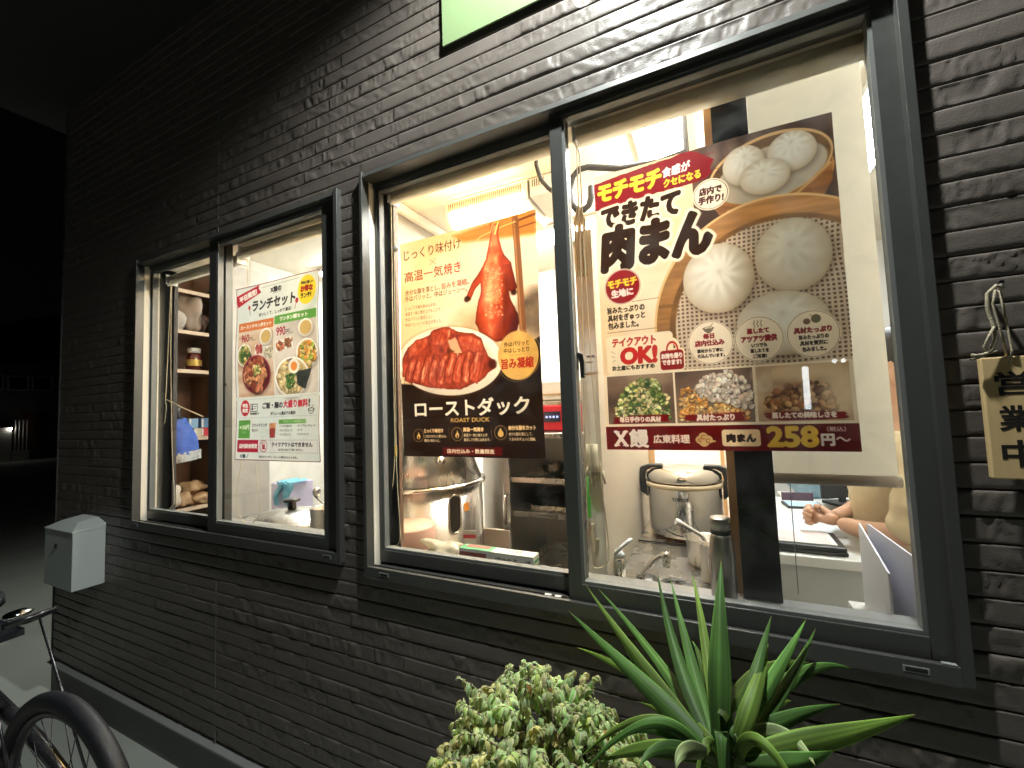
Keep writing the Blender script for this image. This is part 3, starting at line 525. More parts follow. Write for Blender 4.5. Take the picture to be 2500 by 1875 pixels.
def lunch_poster():
    p = Print(0.4859, 0.6978, 0.0011, (226, 236, 236))
    ink = (44, 40, 48); red = (178, 36, 60); wh = (240, 240, 236); gr = (92, 158, 72); og = (206, 120, 66)
    p.noise((0, 0, 1, 1), (216, 230, 232), (234, 240, 238), 3, 3, 1)
    for a, b in (((0, 0), (1, 0)), ((1, 0), (1, 1)), ((1, 1), (0, 1)), ((0, 1), (0, 0))): p.line([a, b], 0.012, (112, 40, 60))
    p.line([(0.32, 0.024), (0.78, 0.020)], 0.0022, ink, 0.8)
    p.poly([(-0.002, 0.046), (0.10, 0.030), (0.292, 0.004), (0.285, 0.025), (0.317, 0.049), (0.15, 0.082), (0.015, 0.114)], (176, 34, 52)); p.text('平日限定!', (0.040, 0.038, 0.262, 0.070), wh, 0.004, rot=-0.22)
    p.text('X饅の', (0.435, 0.035, 0.570, 0.064), ink, 0.0035); p.line([(0.46, 0.071), (0.57, 0.068)], 0.002, ink)
    p.text('ランチセット', (0.205, 0.094, 0.741, 0.152), ink, 0.0045, slant=0.08); p.text('おいしくて、しっかり満足!', (0.292, 0.169, 0.700, 0.189), ink, 0.0012)
    p.ell((0.163, 0.124), (0.014, 0.013), (176, 60, 66)); p.line([(0.165, 0.13), (0.177, 0.171)], 0.006, (140, 60, 66)); p.ell((0.760, 0.142), (0.018, 0.015), (176, 34, 52)); p.line([(0.755, 0.152), (0.740, 0.186)], 0.005, (150, 40, 60))
    p.ell((0.868, 0.094), (0.100, 0.079), (240, 218, 64)); p.text('学生に嬉しい', (0.806, 0.047, 0.937, 0.063), ink, 0.002); p.text('お得な', (0.802, 0.071, 0.933, 0.104), (150, 40, 30), 0.004); p.text('ランチ!', (0.805, 0.112, 0.919, 0.138), ink, 0.003)
    p.rect(0.033, 0.216, 0.484, 0.645, (214, 190, 168)); p.noise((0.033, 0.25, 0.484, 0.645), (196, 160, 130), (228, 210, 192), 3, 30, 6)
    p.rect(0.494, 0.212, 0.976, 0.645, (214, 210, 206)); p.noise((0.494, 0.25, 0.976, 0.645), (196, 190, 186), (226, 222, 218), 4, 5, 7)
    p.rect(0.033, 0.210, 0.486, 0.262, og, rad=0.008); p.text('ローストチキン丼セット', (0.061, 0.226, 0.457, 0.248), wh, 0.002); p.rect(0.494, 0.204, 0.976, 0.252, gr, rad=0.008); p.text('ワンタン麺セット', (0.565, 0.216, 0.886, 0.238), wh, 0.0025)
    p.text('960', (0.076, 0.281, 0.172, 0.325), (150, 20, 50), 0.002); p.text('円', (0.180, 0.300, 0.218, 0.324), (60, 40, 50), 0.001); p.text('(税込)', (0.226, 0.313, 0.262, 0.324), (80, 70, 70), 0.0)
    p.text('990', (0.525, 0.272, 0.634, 0.319), (150, 20, 50), 0.002); p.text('円', (0.642, 0.293, 0.682, 0.318), (60, 40, 50), 0.001); p.text('(税込)', (0.690, 0.308, 0.728, 0.319), (80, 70, 70), 0.0)
    for c in ((0.389, 0.309), (0.861, 0.297)): p.ell((c[0], c[1] + 0.012), (0.082, 0.060), (214, 212, 208)); p.dish(c, (0.080, 0.048), (236, 234, 230), (206, 178, 116), lip=0.78)
    p.dish((0.118, 0.400), (0.092, 0.066), (232, 230, 226), (150, 150, 90), [(70, 100, 50), (214, 190, 120), (226, 206, 150), (60, 86, 44)], 60, 0.020, 3)
    p.rect(0.252, 0.347, 0.350, 0.402, wh, rad=0.012); p.pile([(0.265, 0.355), (0.34, 0.352), (0.34, 0.394), (0.27, 0.396)], [(186, 76, 80), (160, 54, 62), (206, 110, 104)], 60, 0.010, 4)
    p.rect(0.352, 0.365, 0.475, 0.432, wh, rad=0.012); p.pile([(0.365, 0.375), (0.465, 0.372), (0.462, 0.422), (0.37, 0.425)], [(214, 206, 188), (230, 222, 206), (196, 190, 160)], 50, 0.012, 5)
    p.rect(0.512, 0.342, 0.615, 0.405, wh, rad=0.012); p.rect(0.618, 0.334, 0.718, 0.395, wh, rad=0.012); p.pile([(0.523, 0.352), (0.605, 0.348), (0.605, 0.394), (0.525, 0.398)], [(180, 100, 70), (196, 120, 90), (150, 70, 50), (220, 170, 130)], 50, 0.011, 6); p.pile([(0.628, 0.343), (0.708, 0.340), (0.706, 0.385), (0.63, 0.388)], [(140, 90, 60), (110, 66, 46), (170, 120, 84)], 50, 0.011, 7)
    p.dish((0.866, 0.432), (0.116, 0.078), (238, 236, 232), (216, 170, 96), [(224, 178, 100), (206, 140, 60), (226, 206, 150), (150, 170, 80)], 90, 0.022, 8)
    p.dish((0.264, 0.518), (0.175, 0.110), (124, 40, 58), (74, 22, 30), [(176, 110, 84), (150, 80, 60), (206, 150, 112), (120, 60, 46), (196, 140, 104)], 95, 0.030, 9, 0.9); p.pile([(0.22, 0.47), (0.31, 0.465), (0.32, 0.51), (0.24, 0.52)], [(214, 206, 130), (110, 140, 70), (230, 214, 160), (90, 120, 60)], 45, 0.014, 10)
    p.dish((0.690, 0.550), (0.196, 0.108), (238, 238, 234), (206, 186, 136), [(222, 206, 160), (210, 190, 140), (232, 220, 180), (196, 172, 120)], 110, 0.026, 11, 0.9); p.text('X饅', (0.64, 0.452, 0.71, 0.468), (70, 60, 60), 0.0012)
    p.rect(0.480, 0.44, 0.4945, 0.66, (226, 234, 234)); p.rect(0.0, 0.642, 1, 0.66, (226, 234, 234))
    p.pile([(0.62, 0.54), (0.72, 0.525), (0.73, 0.60), (0.64, 0.605)], [(60, 100, 50), (90, 130, 70), (46, 84, 44)], 50, 0.014, 12)
    p.poly([(0.735, 0.524), (0.913, 0.514), (0.845, 0.622), (0.758, 0.597)], lambda U, V, d: (np.array((52, 58, 58)) * (0.7 + 0.6 * fbm(U * 30, V * 30, 3, 3))[..., None]).astype(np.float32) / 255)
    p.ell((0.719, 0.494), (0.061, 0.040), (244, 242, 236)); p.ell((0.719, 0.494), (0.036, 0.024), (224, 140, 64), soft=3)
    p.ell((0.113, 0.705), (0.057, 0.046), (190, 40, 56)); p.text('学生', (0.082, 0.681, 0.146, 0.702), wh, 0.003); p.text('限定', (0.082, 0.709, 0.146, 0.730), wh, 0.003)
    p.rect(0.178, 0.683, 0.269, 0.727, ink); p.rect(0.184, 0.687, 0.263, 0.723, (230, 238, 238)); p.ell((0.203, 0.697), (0.009, 0.007), ink); p.rect(0.192, 0.706, 0.215, 0.717, ink); p.rect(0.226, 0.696, 0.256, 0.699, ink); p.rect(0.226, 0.707, 0.250, 0.710, ink); p.text('学生証提示で', (0.178, 0.733, 0.290, 0.745), ink, 0.0012)
    p.text('ご飯・麺の', (0.335, 0.681, 0.585, 0.714), ink, 0.0028); p.text('大盛り無料', (0.596, 0.675, 0.875, 0.714), (188, 40, 60), 0.0032); p.text('!', (0.885, 0.675, 0.897, 0.712), ink, 0.003); p.text('ボリューム満点で大満足!', (0.440, 0.734, 0.742, 0.752), ink, 0.0014)
    p.ell((0.913, 0.731), (0.028, 0.020), ink, ring=0.002, clip=(0, 0.728, 1, 1)); p.ell((0.913, 0.729), (0.029, 0.008), ink, ring=0.002); p.line([(0.905, 0.727), (0.935, 0.706)], 0.004, ink)
    p.line([(0.03, 0.762), (0.978, 0.760)], 0.0018, (150, 160, 165)); p.line([(0.03, 0.657), (0.978, 0.655)], 0.0018, (170, 180, 182))
    p.rect(0.035, 0.774, 0.183, 0.876, gr); p.text('+150円', (0.048, 0.802, 0.172, 0.828), (232, 246, 220), 0.002); p.text('(税込)', (0.088, 0.838, 0.130, 0.850), (220, 240, 205), 0.0)
    p.text('ソフトドリンク', (0.208, 0.796, 0.397, 0.815), ink, 0.0014); p.text('セット', (0.208, 0.824, 0.285, 0.842), ink, 0.0014)
    p.poly([(0.428, 0.796), (0.512, 0.793), (0.502, 0.874), (0.438, 0.875)], lambda U, V, d: (np.where((V < 0.822)[..., None], np.array((196, 140, 104)), np.array((150, 60, 56))) * (0.8 + 0.5 * fbm(U * 40, V * 40, 3, 3))[..., None]).clip(0, 255).astype(np.float32) / 255); p.ell((0.36, 0.845), (0.035, 0.024), (170, 205, 180), ring=0.0012); p.text('ICE', (0.345, 0.841, 0.375, 0.849), (150, 190, 165), 0.0)
    p.rect(0.547, 0.777, 0.86, 0.800, gr); p.rect(0.76, 0.777, 0.93, 0.800, (226, 236, 230), 0.55, soft=60); p.text('お好きなドリンクを選べます', (0.60, 0.782, 0.80, 0.795), (236, 246, 228), 0.0)
    for t, b in (('・ウーロン茶(HOT)', (0.558, 0.807, 0.705, 0.820)), ('・グレープフルーツジュース', (0.763, 0.806, 0.960, 0.819)), ('・オレンジジュース', (0.558, 0.829, 0.705, 0.842)), ('・コーラ', (0.762, 0.829, 0.818, 0.841)), ('・リンゴジュース', (0.558, 0.851, 0.690, 0.864)), ('・ジンジャーエール', (0.762, 0.851, 0.884, 0.863))): p.text(t, b, ink, 0.0006)
    p.rect(0.028, 0.886, 0.976, 0.955, (150, 160, 165)); p.rect(0.030, 0.888, 0.974, 0.953, (228, 234, 236)); p.rect(0.028, 0.886, 0.294, 0.955, (176, 34, 62)); p.text('店内飲食限定', (0.054, 0.909, 0.282, 0.933), wh, 0.003)
    p.ell((0.361, 0.920), (0.045, 0.032), (150, 40, 60), ring=0.003); p.rect(0.345, 0.912, 0.380, 0.938, (170, 40, 60)); p.ell((0.362, 0.911), (0.012, 0.011), (170, 40, 60), ring=0.002); p.line([(0.328, 0.899), (0.394, 0.942)], 0.005, (150, 40, 60)); p.text('テイクアウトはできません', (0.467, 0.900, 0.925, 0.922), ink, 0.0022); p.text('あらかじめご了承ください。', (0.546, 0.933, 0.825, 0.945), ink, 0.001)
    p.text('X饅', (0.067, 0.967, 0.135, 0.988), (40, 70, 84), 0.002); p.line([(0.150, 0.985), (0.170, 0.968)], 0.006, (40, 70, 84)); p.text('毎日のランチに、ちょっと贅沢なひとときを。', (0.306, 0.974, 0.761, 0.985), ink, 0.0008)
    o = p.sheet('lunch_poster', -1.7416, 1.9361, 0.045, PAPER, lambda U, V: 0.003 * np.sin(V * 11 + U * 2) + 0.002 * np.sin(U * 6))
    return tag(o, 'pale lunch set poster with two noodle and rice bowls and a yellow badge', 'poster', 'food posters behind the glass')
# ------------------------------------------------------------------ materials
M_SIDING = mat('siding_paint', (0.126, 0.107, 0.094), rough=0.42, spec=0.42, var=0.22, scale=9, bump=0.16, bscale=300)
M_ALU = mat('dark_aluminium', (0.078, 0.079, 0.074), rough=0.35, metal=0.25, spec=0.5, var=0.06, scale=30, bump=0.05, bscale=300)
M_BEAD = mat('grey_gasket', (0.15, 0.155, 0.15), rough=0.45, var=0.05)
M_SLOT = mat('slot_rim', (0.30, 0.31, 0.30), rough=0.4); M_BLACK = mat('black_plastic', (0.012, 0.012, 0.013), rough=0.4)
M_LINE_W = mat('brown_wood_lining', (0.17, 0.105, 0.07), rough=0.45, var=0.2, scale=6, stretch=(1, 1, 0.1)); M_SILL = mat('grey_inner_sill', (0.20, 0.20, 0.19), rough=0.4); M_LINE_G = mat('grey_lining', (0.045, 0.043, 0.047), rough=0.6)
M_CREAM = mat('cream_wall', (0.80, 0.74, 0.63), rough=0.7, var=0.05, scale=5); M_WHITE = mat('white_wall', (0.80, 0.78, 0.74), rough=0.6, var=0.04, scale=4)
M_CEIL = mat('cream_ceiling', (0.80, 0.72, 0.58), rough=0.75, var=0.05, scale=7, bump=0.1, bscale=40); M_FLOOR = mat('kitchen_floor', (0.22, 0.20, 0.18), rough=0.5)
M_STEEL = mat('stainless_steel', (0.60, 0.59, 0.57), rough=0.26, metal=1.0, var=0.12, scale=14, stretch=(1, 1, 0.15)); M_STEELD = mat('dull_stainless', (0.55, 0.54, 0.52), rough=0.34, metal=1.0, var=0.2, scale=8)
M_CHROME = mat('chrome', (0.78, 0.79, 0.80), rough=0.08, metal=1.0, var=0.02); M_WOOD = mat('pine_wood', (0.60, 0.38, 0.19), rough=0.5, var=0.2, scale=7, stretch=(6, 6, 0.6)); M_BROWN = mat('brown_shelf_wood', (0.15, 0.070, 0.030), rough=0.5, var=0.25, scale=6, stretch=(8, 8, 0.7))
M_WHITEP = mat('white_plastic', (0.80, 0.80, 0.78), rough=0.35, var=0.03); M_GLASS = glass_mat('window_glass')
M_CONC = mat('grey_concrete', (0.21, 0.205, 0.20), rough=0.8, var=0.2, scale=4, bump=0.35, bscale=45); M_FLASH = mat('grey_flashing', (0.34, 0.345, 0.34), rough=0.45, metal=0.3)
M_BLIND = thin_mat('blind_fabric', (0.76, 0.70, 0.56), tr=0.38, rough=0.85, var=0.04, scale=120); M_BLINDT = mat('blind_cassette', (0.80, 0.70, 0.54), rough=0.55, var=0.04)
M_CHAIN = mat('ivory_bead_chain', (0.72, 0.62, 0.42), rough=0.4)

# ------------------------------------------------------------------ ground
gm = mat('ground_concrete', (0.38, 0.40, 0.36), rough=0.85, var=0.28, scale=1.6, bump=0.4, bscale=70)
g = MB().sheet(60, 60, lambda u, v: (-80 + 160 * u, -80 + 160 * v, 0.0), False).build('ground', gm); g['kind'] = 'structure'

# ------------------------------------------------------------------ the shop building
SHOP = thing('shop_building', 'dark shop front of narrow rough stone siding with two lit kitchen windows', 'building', (0, 0, 0))
BW = (-0.991, 0.373, 0.905, 2.190)      # big window outer frame
SW = (-2.405, -1.092, 0.930, 2.166)     # small window outer frame
PITCH = 0.0456
def facade():
    xs = np.concatenate([np.arange(-3.25, -1.3, 0.009), np.arange(-1.3, 0.62, 0.0042), np.arange(0.62, 1.7, 0.012)])
    k0 = int((0.165 - 2.010) / PITCH); k1 = int((3.22 - 2.010) / PITCH) + 1
    rows = []; info = []
    prof = [(0.0, 0.0070), (0.0012, 0.0070), (0.0020, 0.0008), (0.0040, 0), (0.0110, 0), (0.0180, 0), (0.0250, 0), (0.0320, 0), (0.0392, 0), (0.0416, 0), (0.0436, 0.0008), (0.0444, 0.0070)]
    R = random.Random(11); Z = []; Y = []
    for k in range(k0, k1):
        zb = 2.010 + k * PITCH - 0.0014
        if zb < 0.155: continue
        x = -3.3; typ = np.zeros(len(xs), int); off = np.zeros(len(xs)); edge = np.zeros(len(xs)); sd = np.zeros(len(xs), int)
        while x < 1.7:
            w = R.uniform(0.07, 0.36); m = (xs >= x) & (xs < x + w); typ[m] = R.choice((0, 0, 1, 2, 3, 3)); off[m] = R.uniform(-0.0014, 0.0018); sd[m] = R.randint(0, 999)
            x += w
        for zl, gy in prof:
            z = np.full(len(xs), zb + zl); X = xs
            sx = off + 0.0004 * (fbm(X * 30, z * 60, 3, 3) - 0.5)
            rough = (fbm(X * 170, z * 190 + sd, 5, 4) - 0.5) * 0.0068
            dg = X * 0.8 + z * 1.1; strata = (fbm(dg * 85 + sd, (X - z) * 22, 7, 4) - 0.5) * 0.0062
            blk = np.abs(fbm(X * 34 + sd, z * 40, 13, 3) - 0.5); crack = 0.0016 * np.tanh((fbm(X * 26 + z * 7 + sd, z * 12 - X * 4, 13, 3) - 0.5) * 42) + 0.0009 * np.tanh((fbm(X * 60 - z * 20 + sd, z * 30, 15, 3) - 0.5) * 30)
            h = sx + np.choose(typ, [0.0012 * (fbm(X * 60, z * 60, 21, 3) - 0.5), rough, strata, crack])
            big = (fbm(X * 9, z * 30 + k, 23, 3) - 0.5) * 0.0010
            f = (0.0 if gy > 0.004 else 0.12 if gy > 0 else 0.45 if zl in (0.0040, 0.0416) else 0.8)
            Z.append(z); Y.append(gy - (h + big) * f)
    nr = len(Z); Z = np.array(Z); Y = np.array(Y); X = np.tile(xs, (nr, 1))
    Y[:, :] = np.where(np.abs(X + 1.788) < 0.004, 0.004, Y)
    V = np.stack([X, Y, Z], -1); cx = (X[:-1, :-1] + X[1:, 1:]) / 2; cz = (Z[:-1, :-1] + Z[1:, 1:]) / 2
    keep = np.ones(cx.shape, bool)
    for w in (BW, SW): keep &= ~((cx > w[0] + 0.008) & (cx < w[1] - 0.008) & (cz > w[2] + 0.008) & (cz < w[3] - 0.008))
    return grid_obj('stone_siding', V, len(xs), nr, M_SIDING, SHOP, keep=keep.ravel())
facade()
def holed_wall(name, x0, x1, z0, z1, y0, y1, holes, m):
    b = MB(); xs = sorted({x0, x1, *[h[0] for h in holes], *[h[1] for h in holes]})
    for a, c in zip(xs[:-1], xs[1:]):
        hs = [h for h in holes if h[0] <= a + 1e-6 and h[1] >= c - 1e-6]; zs = [z0]
        for h in hs: zs += [h[2], h[3]]
        zs.append(z1)
        for i in range(0, len(zs), 2): b.box(a, c, y0, y1, zs[i], zs[i + 1])
    return b.build(name, m, SHOP)
hs = [(SW[0] + 0.012, SW[1] - 0.012, SW[2] + 0.012, SW[3] - 0.012), (BW[0] + 0.012, BW[1] - 0.012, BW[2] + 0.012, BW[3] - 0.012)]
holed_wall('wall_core', -3.245, 1.68, 0.0, 3.2, 0.012, 0.135, hs, M_CREAM)
MB().box(-3.248, 1.69, 0.0, 0.011, 0.0, 0.150).build('plinth', M_CONC, SHOP)
MB().prism([(-0.016, 0.150), (0.011, 0.150), (0.011, 0.166), (0.004, 0.166), (-0.016, 0.157)], 'x', -3.252, 1.69).build('drip_flashing', M_FLASH, SHOP)
MB().box(-1.7905, -1.7865, -0.0008, 0.004, 0.168, 3.19).build('joint_strip', M_BEAD, SHOP)
MB().box(-3.249, -3.239, -0.004, 0.012, 0.168, 3.19).build('corner_trim', M_ALU, SHOP)
M_EAVE = mat('dark_eave_board', (0.035, 0.032, 0.032), rough=0.7)
ev = MB().box(-3.5, 1.9, -0.95, 0.10, 3.20, 3.26).box(-3.5, 1.9, -0.98, -0.95, 3.12, 3.40).build('eave', M_EAVE, SHOP)
MB().box(-3.6, 2.0, -1.0, 3.2, 3.41, 3.5).build('roof', M_EAVE, SHOP)
MB().box(-3.24, -3.11, 0.136, 3.1, 0.0, 3.2).build('side_wall', M_CREAM, SHOP)
MB().box(-3.24, 1.69, 3.1, 3.2, 0.0, 3.2).build('back_wall', M_WHITE, SHOP)
MB().box(1.56, 1.69, 0.136, 3.1, 0.0, 3.2).build('side_wall', M_WHITE, SHOP)
MB().box(-3.109, 1.559, 0.137, 3.099, 0.1, 0.2).build('room_floor', M_FLOOR, SHOP)
cb = MB().box(-3.109, 1.559, 0.137, 3.099, 2.61, 2.66)
for x in (-1.0, -0.09): cb.box(x - 0.004, x + 0.004, 0.14, 2.4, 2.606, 2.612)
cb.build('ceiling', M_CEIL, SHOP)
MB().box(-1.70, -1.64, 0.66, 2.4, 0.201, 2.609).build('partition_wall', M_WHITE, SHOP)
MB().box(-1.563, -1.535, 0.70, 2.3, 2.56, 2.607).build('ceiling_trim', M_CREAM, SHOP)
MB().box(-1.70, 0.044, 2.4, 2.46, 0.201, 2.609).build('kitchen_back_wall', M_WHITE, SHOP)
M_PART = mat('black_partition', (0.012, 0.010, 0.011), rough=0.22, var=0.1)
MB().box(0.043, 0.121, 0.131, 0.150, 0.90, 2.60).build('partition_post', M_PART, SHOP)
MB().box(0.046, 0.119, 0.151, 2.6, 0.201, 2.609).build('partition_wall', M_CREAM, SHOP)
MB().box(0.026, 0.0455, 0.165, 0.185, 0.90, 2.55).build('wood_trim', M_WOOD, SHOP); MB().box(0.028, 0.0455, 1.36, 1.42, 0.201, 2.3).build('wood_trim', M_WOOD, SHOP)
MB().box(-0.345, -0.292, 0.20, 1.15, 0.201, 1.93).build('splash_wall', M_CREAM, SHOP)
MB().box(-0.30, -0.265, 1.151, 1.18, 0.201, 2.2).build('wood_trim', M_WOOD, SHOP)
MB().box(-0.90, -0.346, 2.30, 2.38, 1.85, 1.90).box(-0.29, 0.03, 1.95, 2.0, 0.85, 2.2).build('back_panel', M_WHITE, SHOP)

def bead_ring(b, x0, x1, z0, z1, y0, y1, w):
    b.box(x0, x0 + w, y0, y1, z0, z1); b.box(x1 - w, x1, y0, y1, z0, z1); b.box(x0 + w, x1 - w, y0, y1, z0, z0 + w); b.box(x0 + w, x1 - w, y0, y1, z1 - w, z1)
def window(w, mid, lining, lw, rw, slots, glassx):
    x0, x1, z0, z1 = w; Fy = -0.020
    b = MB()
    b.box(x0, x0 + 0.011, Fy, 0.072, z0, z1); b.box(x1 - 0.017, x1, Fy, 0.072, z0, z1)
    b.prism([(Fy, z1 - 0.022), (-0.010, z1), (0.072, z1), (0.072, z1 - 0.022)], 'x', x0 + 0.011, x1 - 0.017)
    b.box(x0 + 0.011, x1 - 0.017, Fy, Fy + 0.012, z0, z0 + 0.031); b.box(x0 + 0.011, x1 - 0.017, Fy + 0.012, 0.072, z0, z0 + 0.020)
    b.box(x0 + 0.011, x1 - 0.017, 0.011, 0.014, z0 + 0.020, z0 + 0.027); b.box(x0 + 0.011, x1 - 0.017, 0.046, 0.049, z0 + 0.020, z0 + 0.029); b.box(x0 + 0.011, x1 - 0.017, 0.030, 0.033, z1 - 0.035, z1 - 0.021)
    fr = b.build('sliding_window', M_ALU, SHOP, bevel=0.0015)
    # lining of the opening
    y0, y1 = 0.0725, 0.152
    MB().box(x0, x0 + 0.012, y0, y1, z0, z1).build('side_lining', lining, fr, bevel=0.001); MB().box(x1 - 0.014, x1 - 0.001, y0, y1, z0, z1).build('side_lining', lining, fr, bevel=0.001); MB().box(x0 + 0.012, x1 - 0.014, y0, y1, z1 - 0.014, z1).build('head_lining', M_CREAM, fr); MB().box(x0 + 0.012, x1 - 0.014, y0, y1 + 0.004, z0, z0 + 0.036).build('inner_sill', M_SILL, fr, bevel=0.002)
    def sash(a, c, lo, hi, ya, yb, ls, rs, bt, tp):
        s = MB(); s.box(a, a + ls, ya, yb, lo, hi); s.box(c - rs, c, ya, yb, lo, hi); s.box(a + ls, c - rs, ya, yb, lo, lo + bt); s.box(a + ls, c - rs, ya, yb, hi - tp, hi)
        o = s.build('sash', M_ALU, fr, bevel=0.0018)
        g = MB(); bead_ring(g, a + ls, c - rs, lo + bt, hi - tp, ya + 0.004, yb - 0.004, 0.0075); g.build('glazing_bead', M_BEAD, fr, bevel=0.001)
        ym = (ya + yb) / 2; MB().box(a + ls + 0.003, c - rs - 0.003, ym - 0.0025, ym + 0.0025, lo + bt + 0.003, hi - tp - 0.003).build('glass_pane', M_GLASS, fr)
    lo, hi = z0 + 0.027, z1 - 0.014
    sash(mid - lw * 0.5, x1 - 0.010, lo, hi, -0.002, 0.028, lw, rw, 0.040, 0.022)
    sash(x0 + 0.004, mid + lw * 0.5, lo + 0.002, hi - 0.006, 0.036, 0.066, 0.018 if glassx else 0.012, lw * 0.9, 0.036, 0.018)
    for sx in slots:
        s = MB(); zc = z0 + 0.0155
        s.box(sx - 0.018, sx + 0.018, Fy - 0.0015, Fy - 0.0002, zc - 0.0055, zc + 0.0055); so = s.build('drain_slot', M_SLOT, fr)
        MB().box(sx - 0.015, sx + 0.015, Fy - 0.0019, Fy - 0.0016, zc - 0.0033, zc + 0.0033).build('slot_hole', M_BLACK, fr)
    return fr
WB = window(BW, -0.324, M_LINE_W, 0.032, 0.037, (-0.912, 0.296), True)
WS = window(SW, -1.822, M_LINE_G, 0.046, 0.078, (-1.151, -2.357), False)
# small blocks on the open track, and the crescent latch
MB().box(-0.405, -0.388, -0.004, 0.006, 0.926, 0.935).box(-0.378, -0.362, -0.004, 0.006, 0.926, 0.935).build('track_stop', M_WHITEP, WB, bevel=0.001)
MB().box(0.332, 0.352, -0.019, -0.012, 0.9362, 0.9392).build('track_stop', M_SLOT, WB, bevel=0.001)
lt = MB().box(-0.322, -0.302, 0.030, 0.050, 1.495, 1.556); lt.prism([(-0.304, 1.542), (-0.290, 1.538), (-0.286, 1.52), (-0.287, 1.474), (-0.297, 1.474), (-0.299, 1.515)], 'y', 0.036, 0.052); lt.build('latch', M_BLACK, WB, bevel=0.003)
MB().lathe([(0.004, 0), (0.008, 0.004), (0.008, 0.010), (0.004, 0.012)], (0, 0, 0), 12).build('latch', M_BLACK, WS, loc=(-1.795, 0.029, 1.545)).rotation_euler = (-PI / 2, 0, 0)
# ------------------------------------------------------------------ outdoors
# fascia sign above the window, lamp in the eave
t = thing('fascia_sign', 'pale green sign panel on the stone siding above the big window', 'sign', (-0.062, -0.010, 2.485))
M_SIGN = mat('pale_green_panel', (0.19, 0.27, 0.13), rough=0.5, var=0.03, scale=2)
MB().box(-0.595, 0.62, -0.002, 0.003, 0.0, 0.62).build('panel', M_SIGN, t, bevel=0.001); MB().box(-0.585, 0.61, 0.0035, 0.009, 0.012, 0.60).build('backing', M_BLACK, t)
t = thing('eave_lamp', 'round downlight hanging just below the dark eave over the big window', 'lamp', (-0.10, -0.345, 3.04))
MB().lathe([(0.075, 0.018), (0.075, 0.0), (0.062, 0.0), (0.05, 0.016)], n=32, cap=False).lathe([(0.075, 0.018), (0.075, 0.155)], n=32, cap=False).build('trim_ring', M_BLACK, t)
MB().lathe([(0.0, 0.017), (0.045, 0.017)], n=24).build('lens', mat('lamp_lens', (0.9, 0.9, 0.9), emit=(0.93, 1, 0.97), estr=4.0), t)

# grey utility box at the corner
t = thing('utility_box', 'plain grey metal box fixed to the wall near the building corner', 'wall box', (-2.68, 0, 0.64))
M_BOX = mat('grey_painted_steel', (0.54, 0.58, 0.56), rough=0.6, spec=0.25, var=0.08, scale=6, bump=0.06, bscale=200)
MB().box(-0.30, 0.0, -0.118, -0.001, 0.0, 0.268).build('body', M_BOX, t, bevel=0.003)
MB().add([(-0.302, -0.121, 0.2685), (0.002, -0.121, 0.2685), (0.002, -0.001, 0.284), (-0.302, -0.001, 0.284), (-0.24, -0.075, 0.298), (-0.08, -0.075, 0.298), (-0.08, -0.001, 0.308), (-0.24, -0.001, 0.308), (-0.302, -0.121, 0.262), (0.002, -0.121, 0.262), (0.002, -0.001, 0.262), (-0.302, -0.001, 0.262)],
    [(0, 1, 5, 4), (1, 2, 6, 5), (4, 5, 6, 7), (3, 0, 4, 7), (2, 3, 7, 6), (8, 9, 1, 0), (9, 10, 2, 1), (10, 11, 3, 2), (11, 8, 0, 3), (8, 11, 10, 9)]).build('sloped_lid', M_BOX, t, bevel=0.002)
MB().lathe([(0.011, 0), (0.011, 0.004), (0.004, 0.006)], n=14).build('lock', M_BLACK, t, loc=(-0.17, -0.118, 0.19)).rotation_euler = (PI / 2, 0, 0)

# wooden plate on its rope, and the hook that carries it
M_PLATE = mat('pale_pine_plate', (0.70, 0.50, 0.25), rough=0.5, var=0.22, scale=10, stretch=(9, 9, 0.7)); M_INK = mat('black_ink', (0.012, 0.010, 0.009), rough=0.5); M_ROPE = mat('beige_braided_rope', (0.42, 0.36, 0.25), rough=0.8, var=0.3, scale=260, bump=0.5, bscale=420)
t = thing('open_sign', 'wooden plate lettered 営業中 hanging from a rope beside the big window', 'sign', (0.446, -0.030, 1.357))
MB().box(-0.035, 0.036, -0.006, 0.006, -0.100, 0.100).build('plate', M_PLATE, t, bevel=0.0022)
for ch, (a, b) in zip('営業中', ((0.076, 0.036), (0.020, -0.022), (-0.036, -0.080))): text_mesh(ch, 'lettering', M_INK, t, (-0.021, a, 0.023, b), lambda u, w: (u, -0.0064, w), bold=0.022)
rp = MB(); rp.tube([(0.0, -0.005, 0.088), (0.002, -0.010, 0.11), (-0.002, -0.010, 0.17), (-0.006, -0.013, 0.206), (-0.006, -0.004, 0.214)], 0.0018, 8); rp.tube([(0.002, 0.004, 0.088), (-0.004, -0.003, 0.13), (-0.012, -0.004, 0.19), (-0.010, -0.010, 0.212)], 0.0018, 8)
rp.tube([(-0.004, -0.016, 0.212), (-0.014, -0.022, 0.216), (-0.024, -0.020, 0.205), (-0.024, -0.016, 0.180), (-0.018, -0.014, 0.150), (-0.018, -0.014, 0.128), (-0.024, -0.014, 0.112), (-0.036, -0.016, 0.103), (-0.050, -0.016, 0.098)], 0.0030, 8)
rp.tube([(-0.019, -0.017, 0.150), (-0.028, -0.018, 0.132), (-0.034, -0.017, 0.118), (-0.028, -0.015, 0.106), (-0.018, -0.015, 0.110)], 0.0018, 8); rp.tube([(-0.030, -0.017, 0.106), (-0.044, -0.018, 0.104), (-0.050, -0.017, 0.106)], 0.0024, 8)
rp.build('rope', M_ROPE, t)
tag(MB().tube([(0.441, 0.004, 1.571), (0.441, -0.036, 1.571), (0.4405, -0.046, 1.574), (0.440, -0.050, 1.582)], 0.0035, 10).build('wall_hook', M_CHROME), 'small metal hook in the siding holding the rope', 'hook')

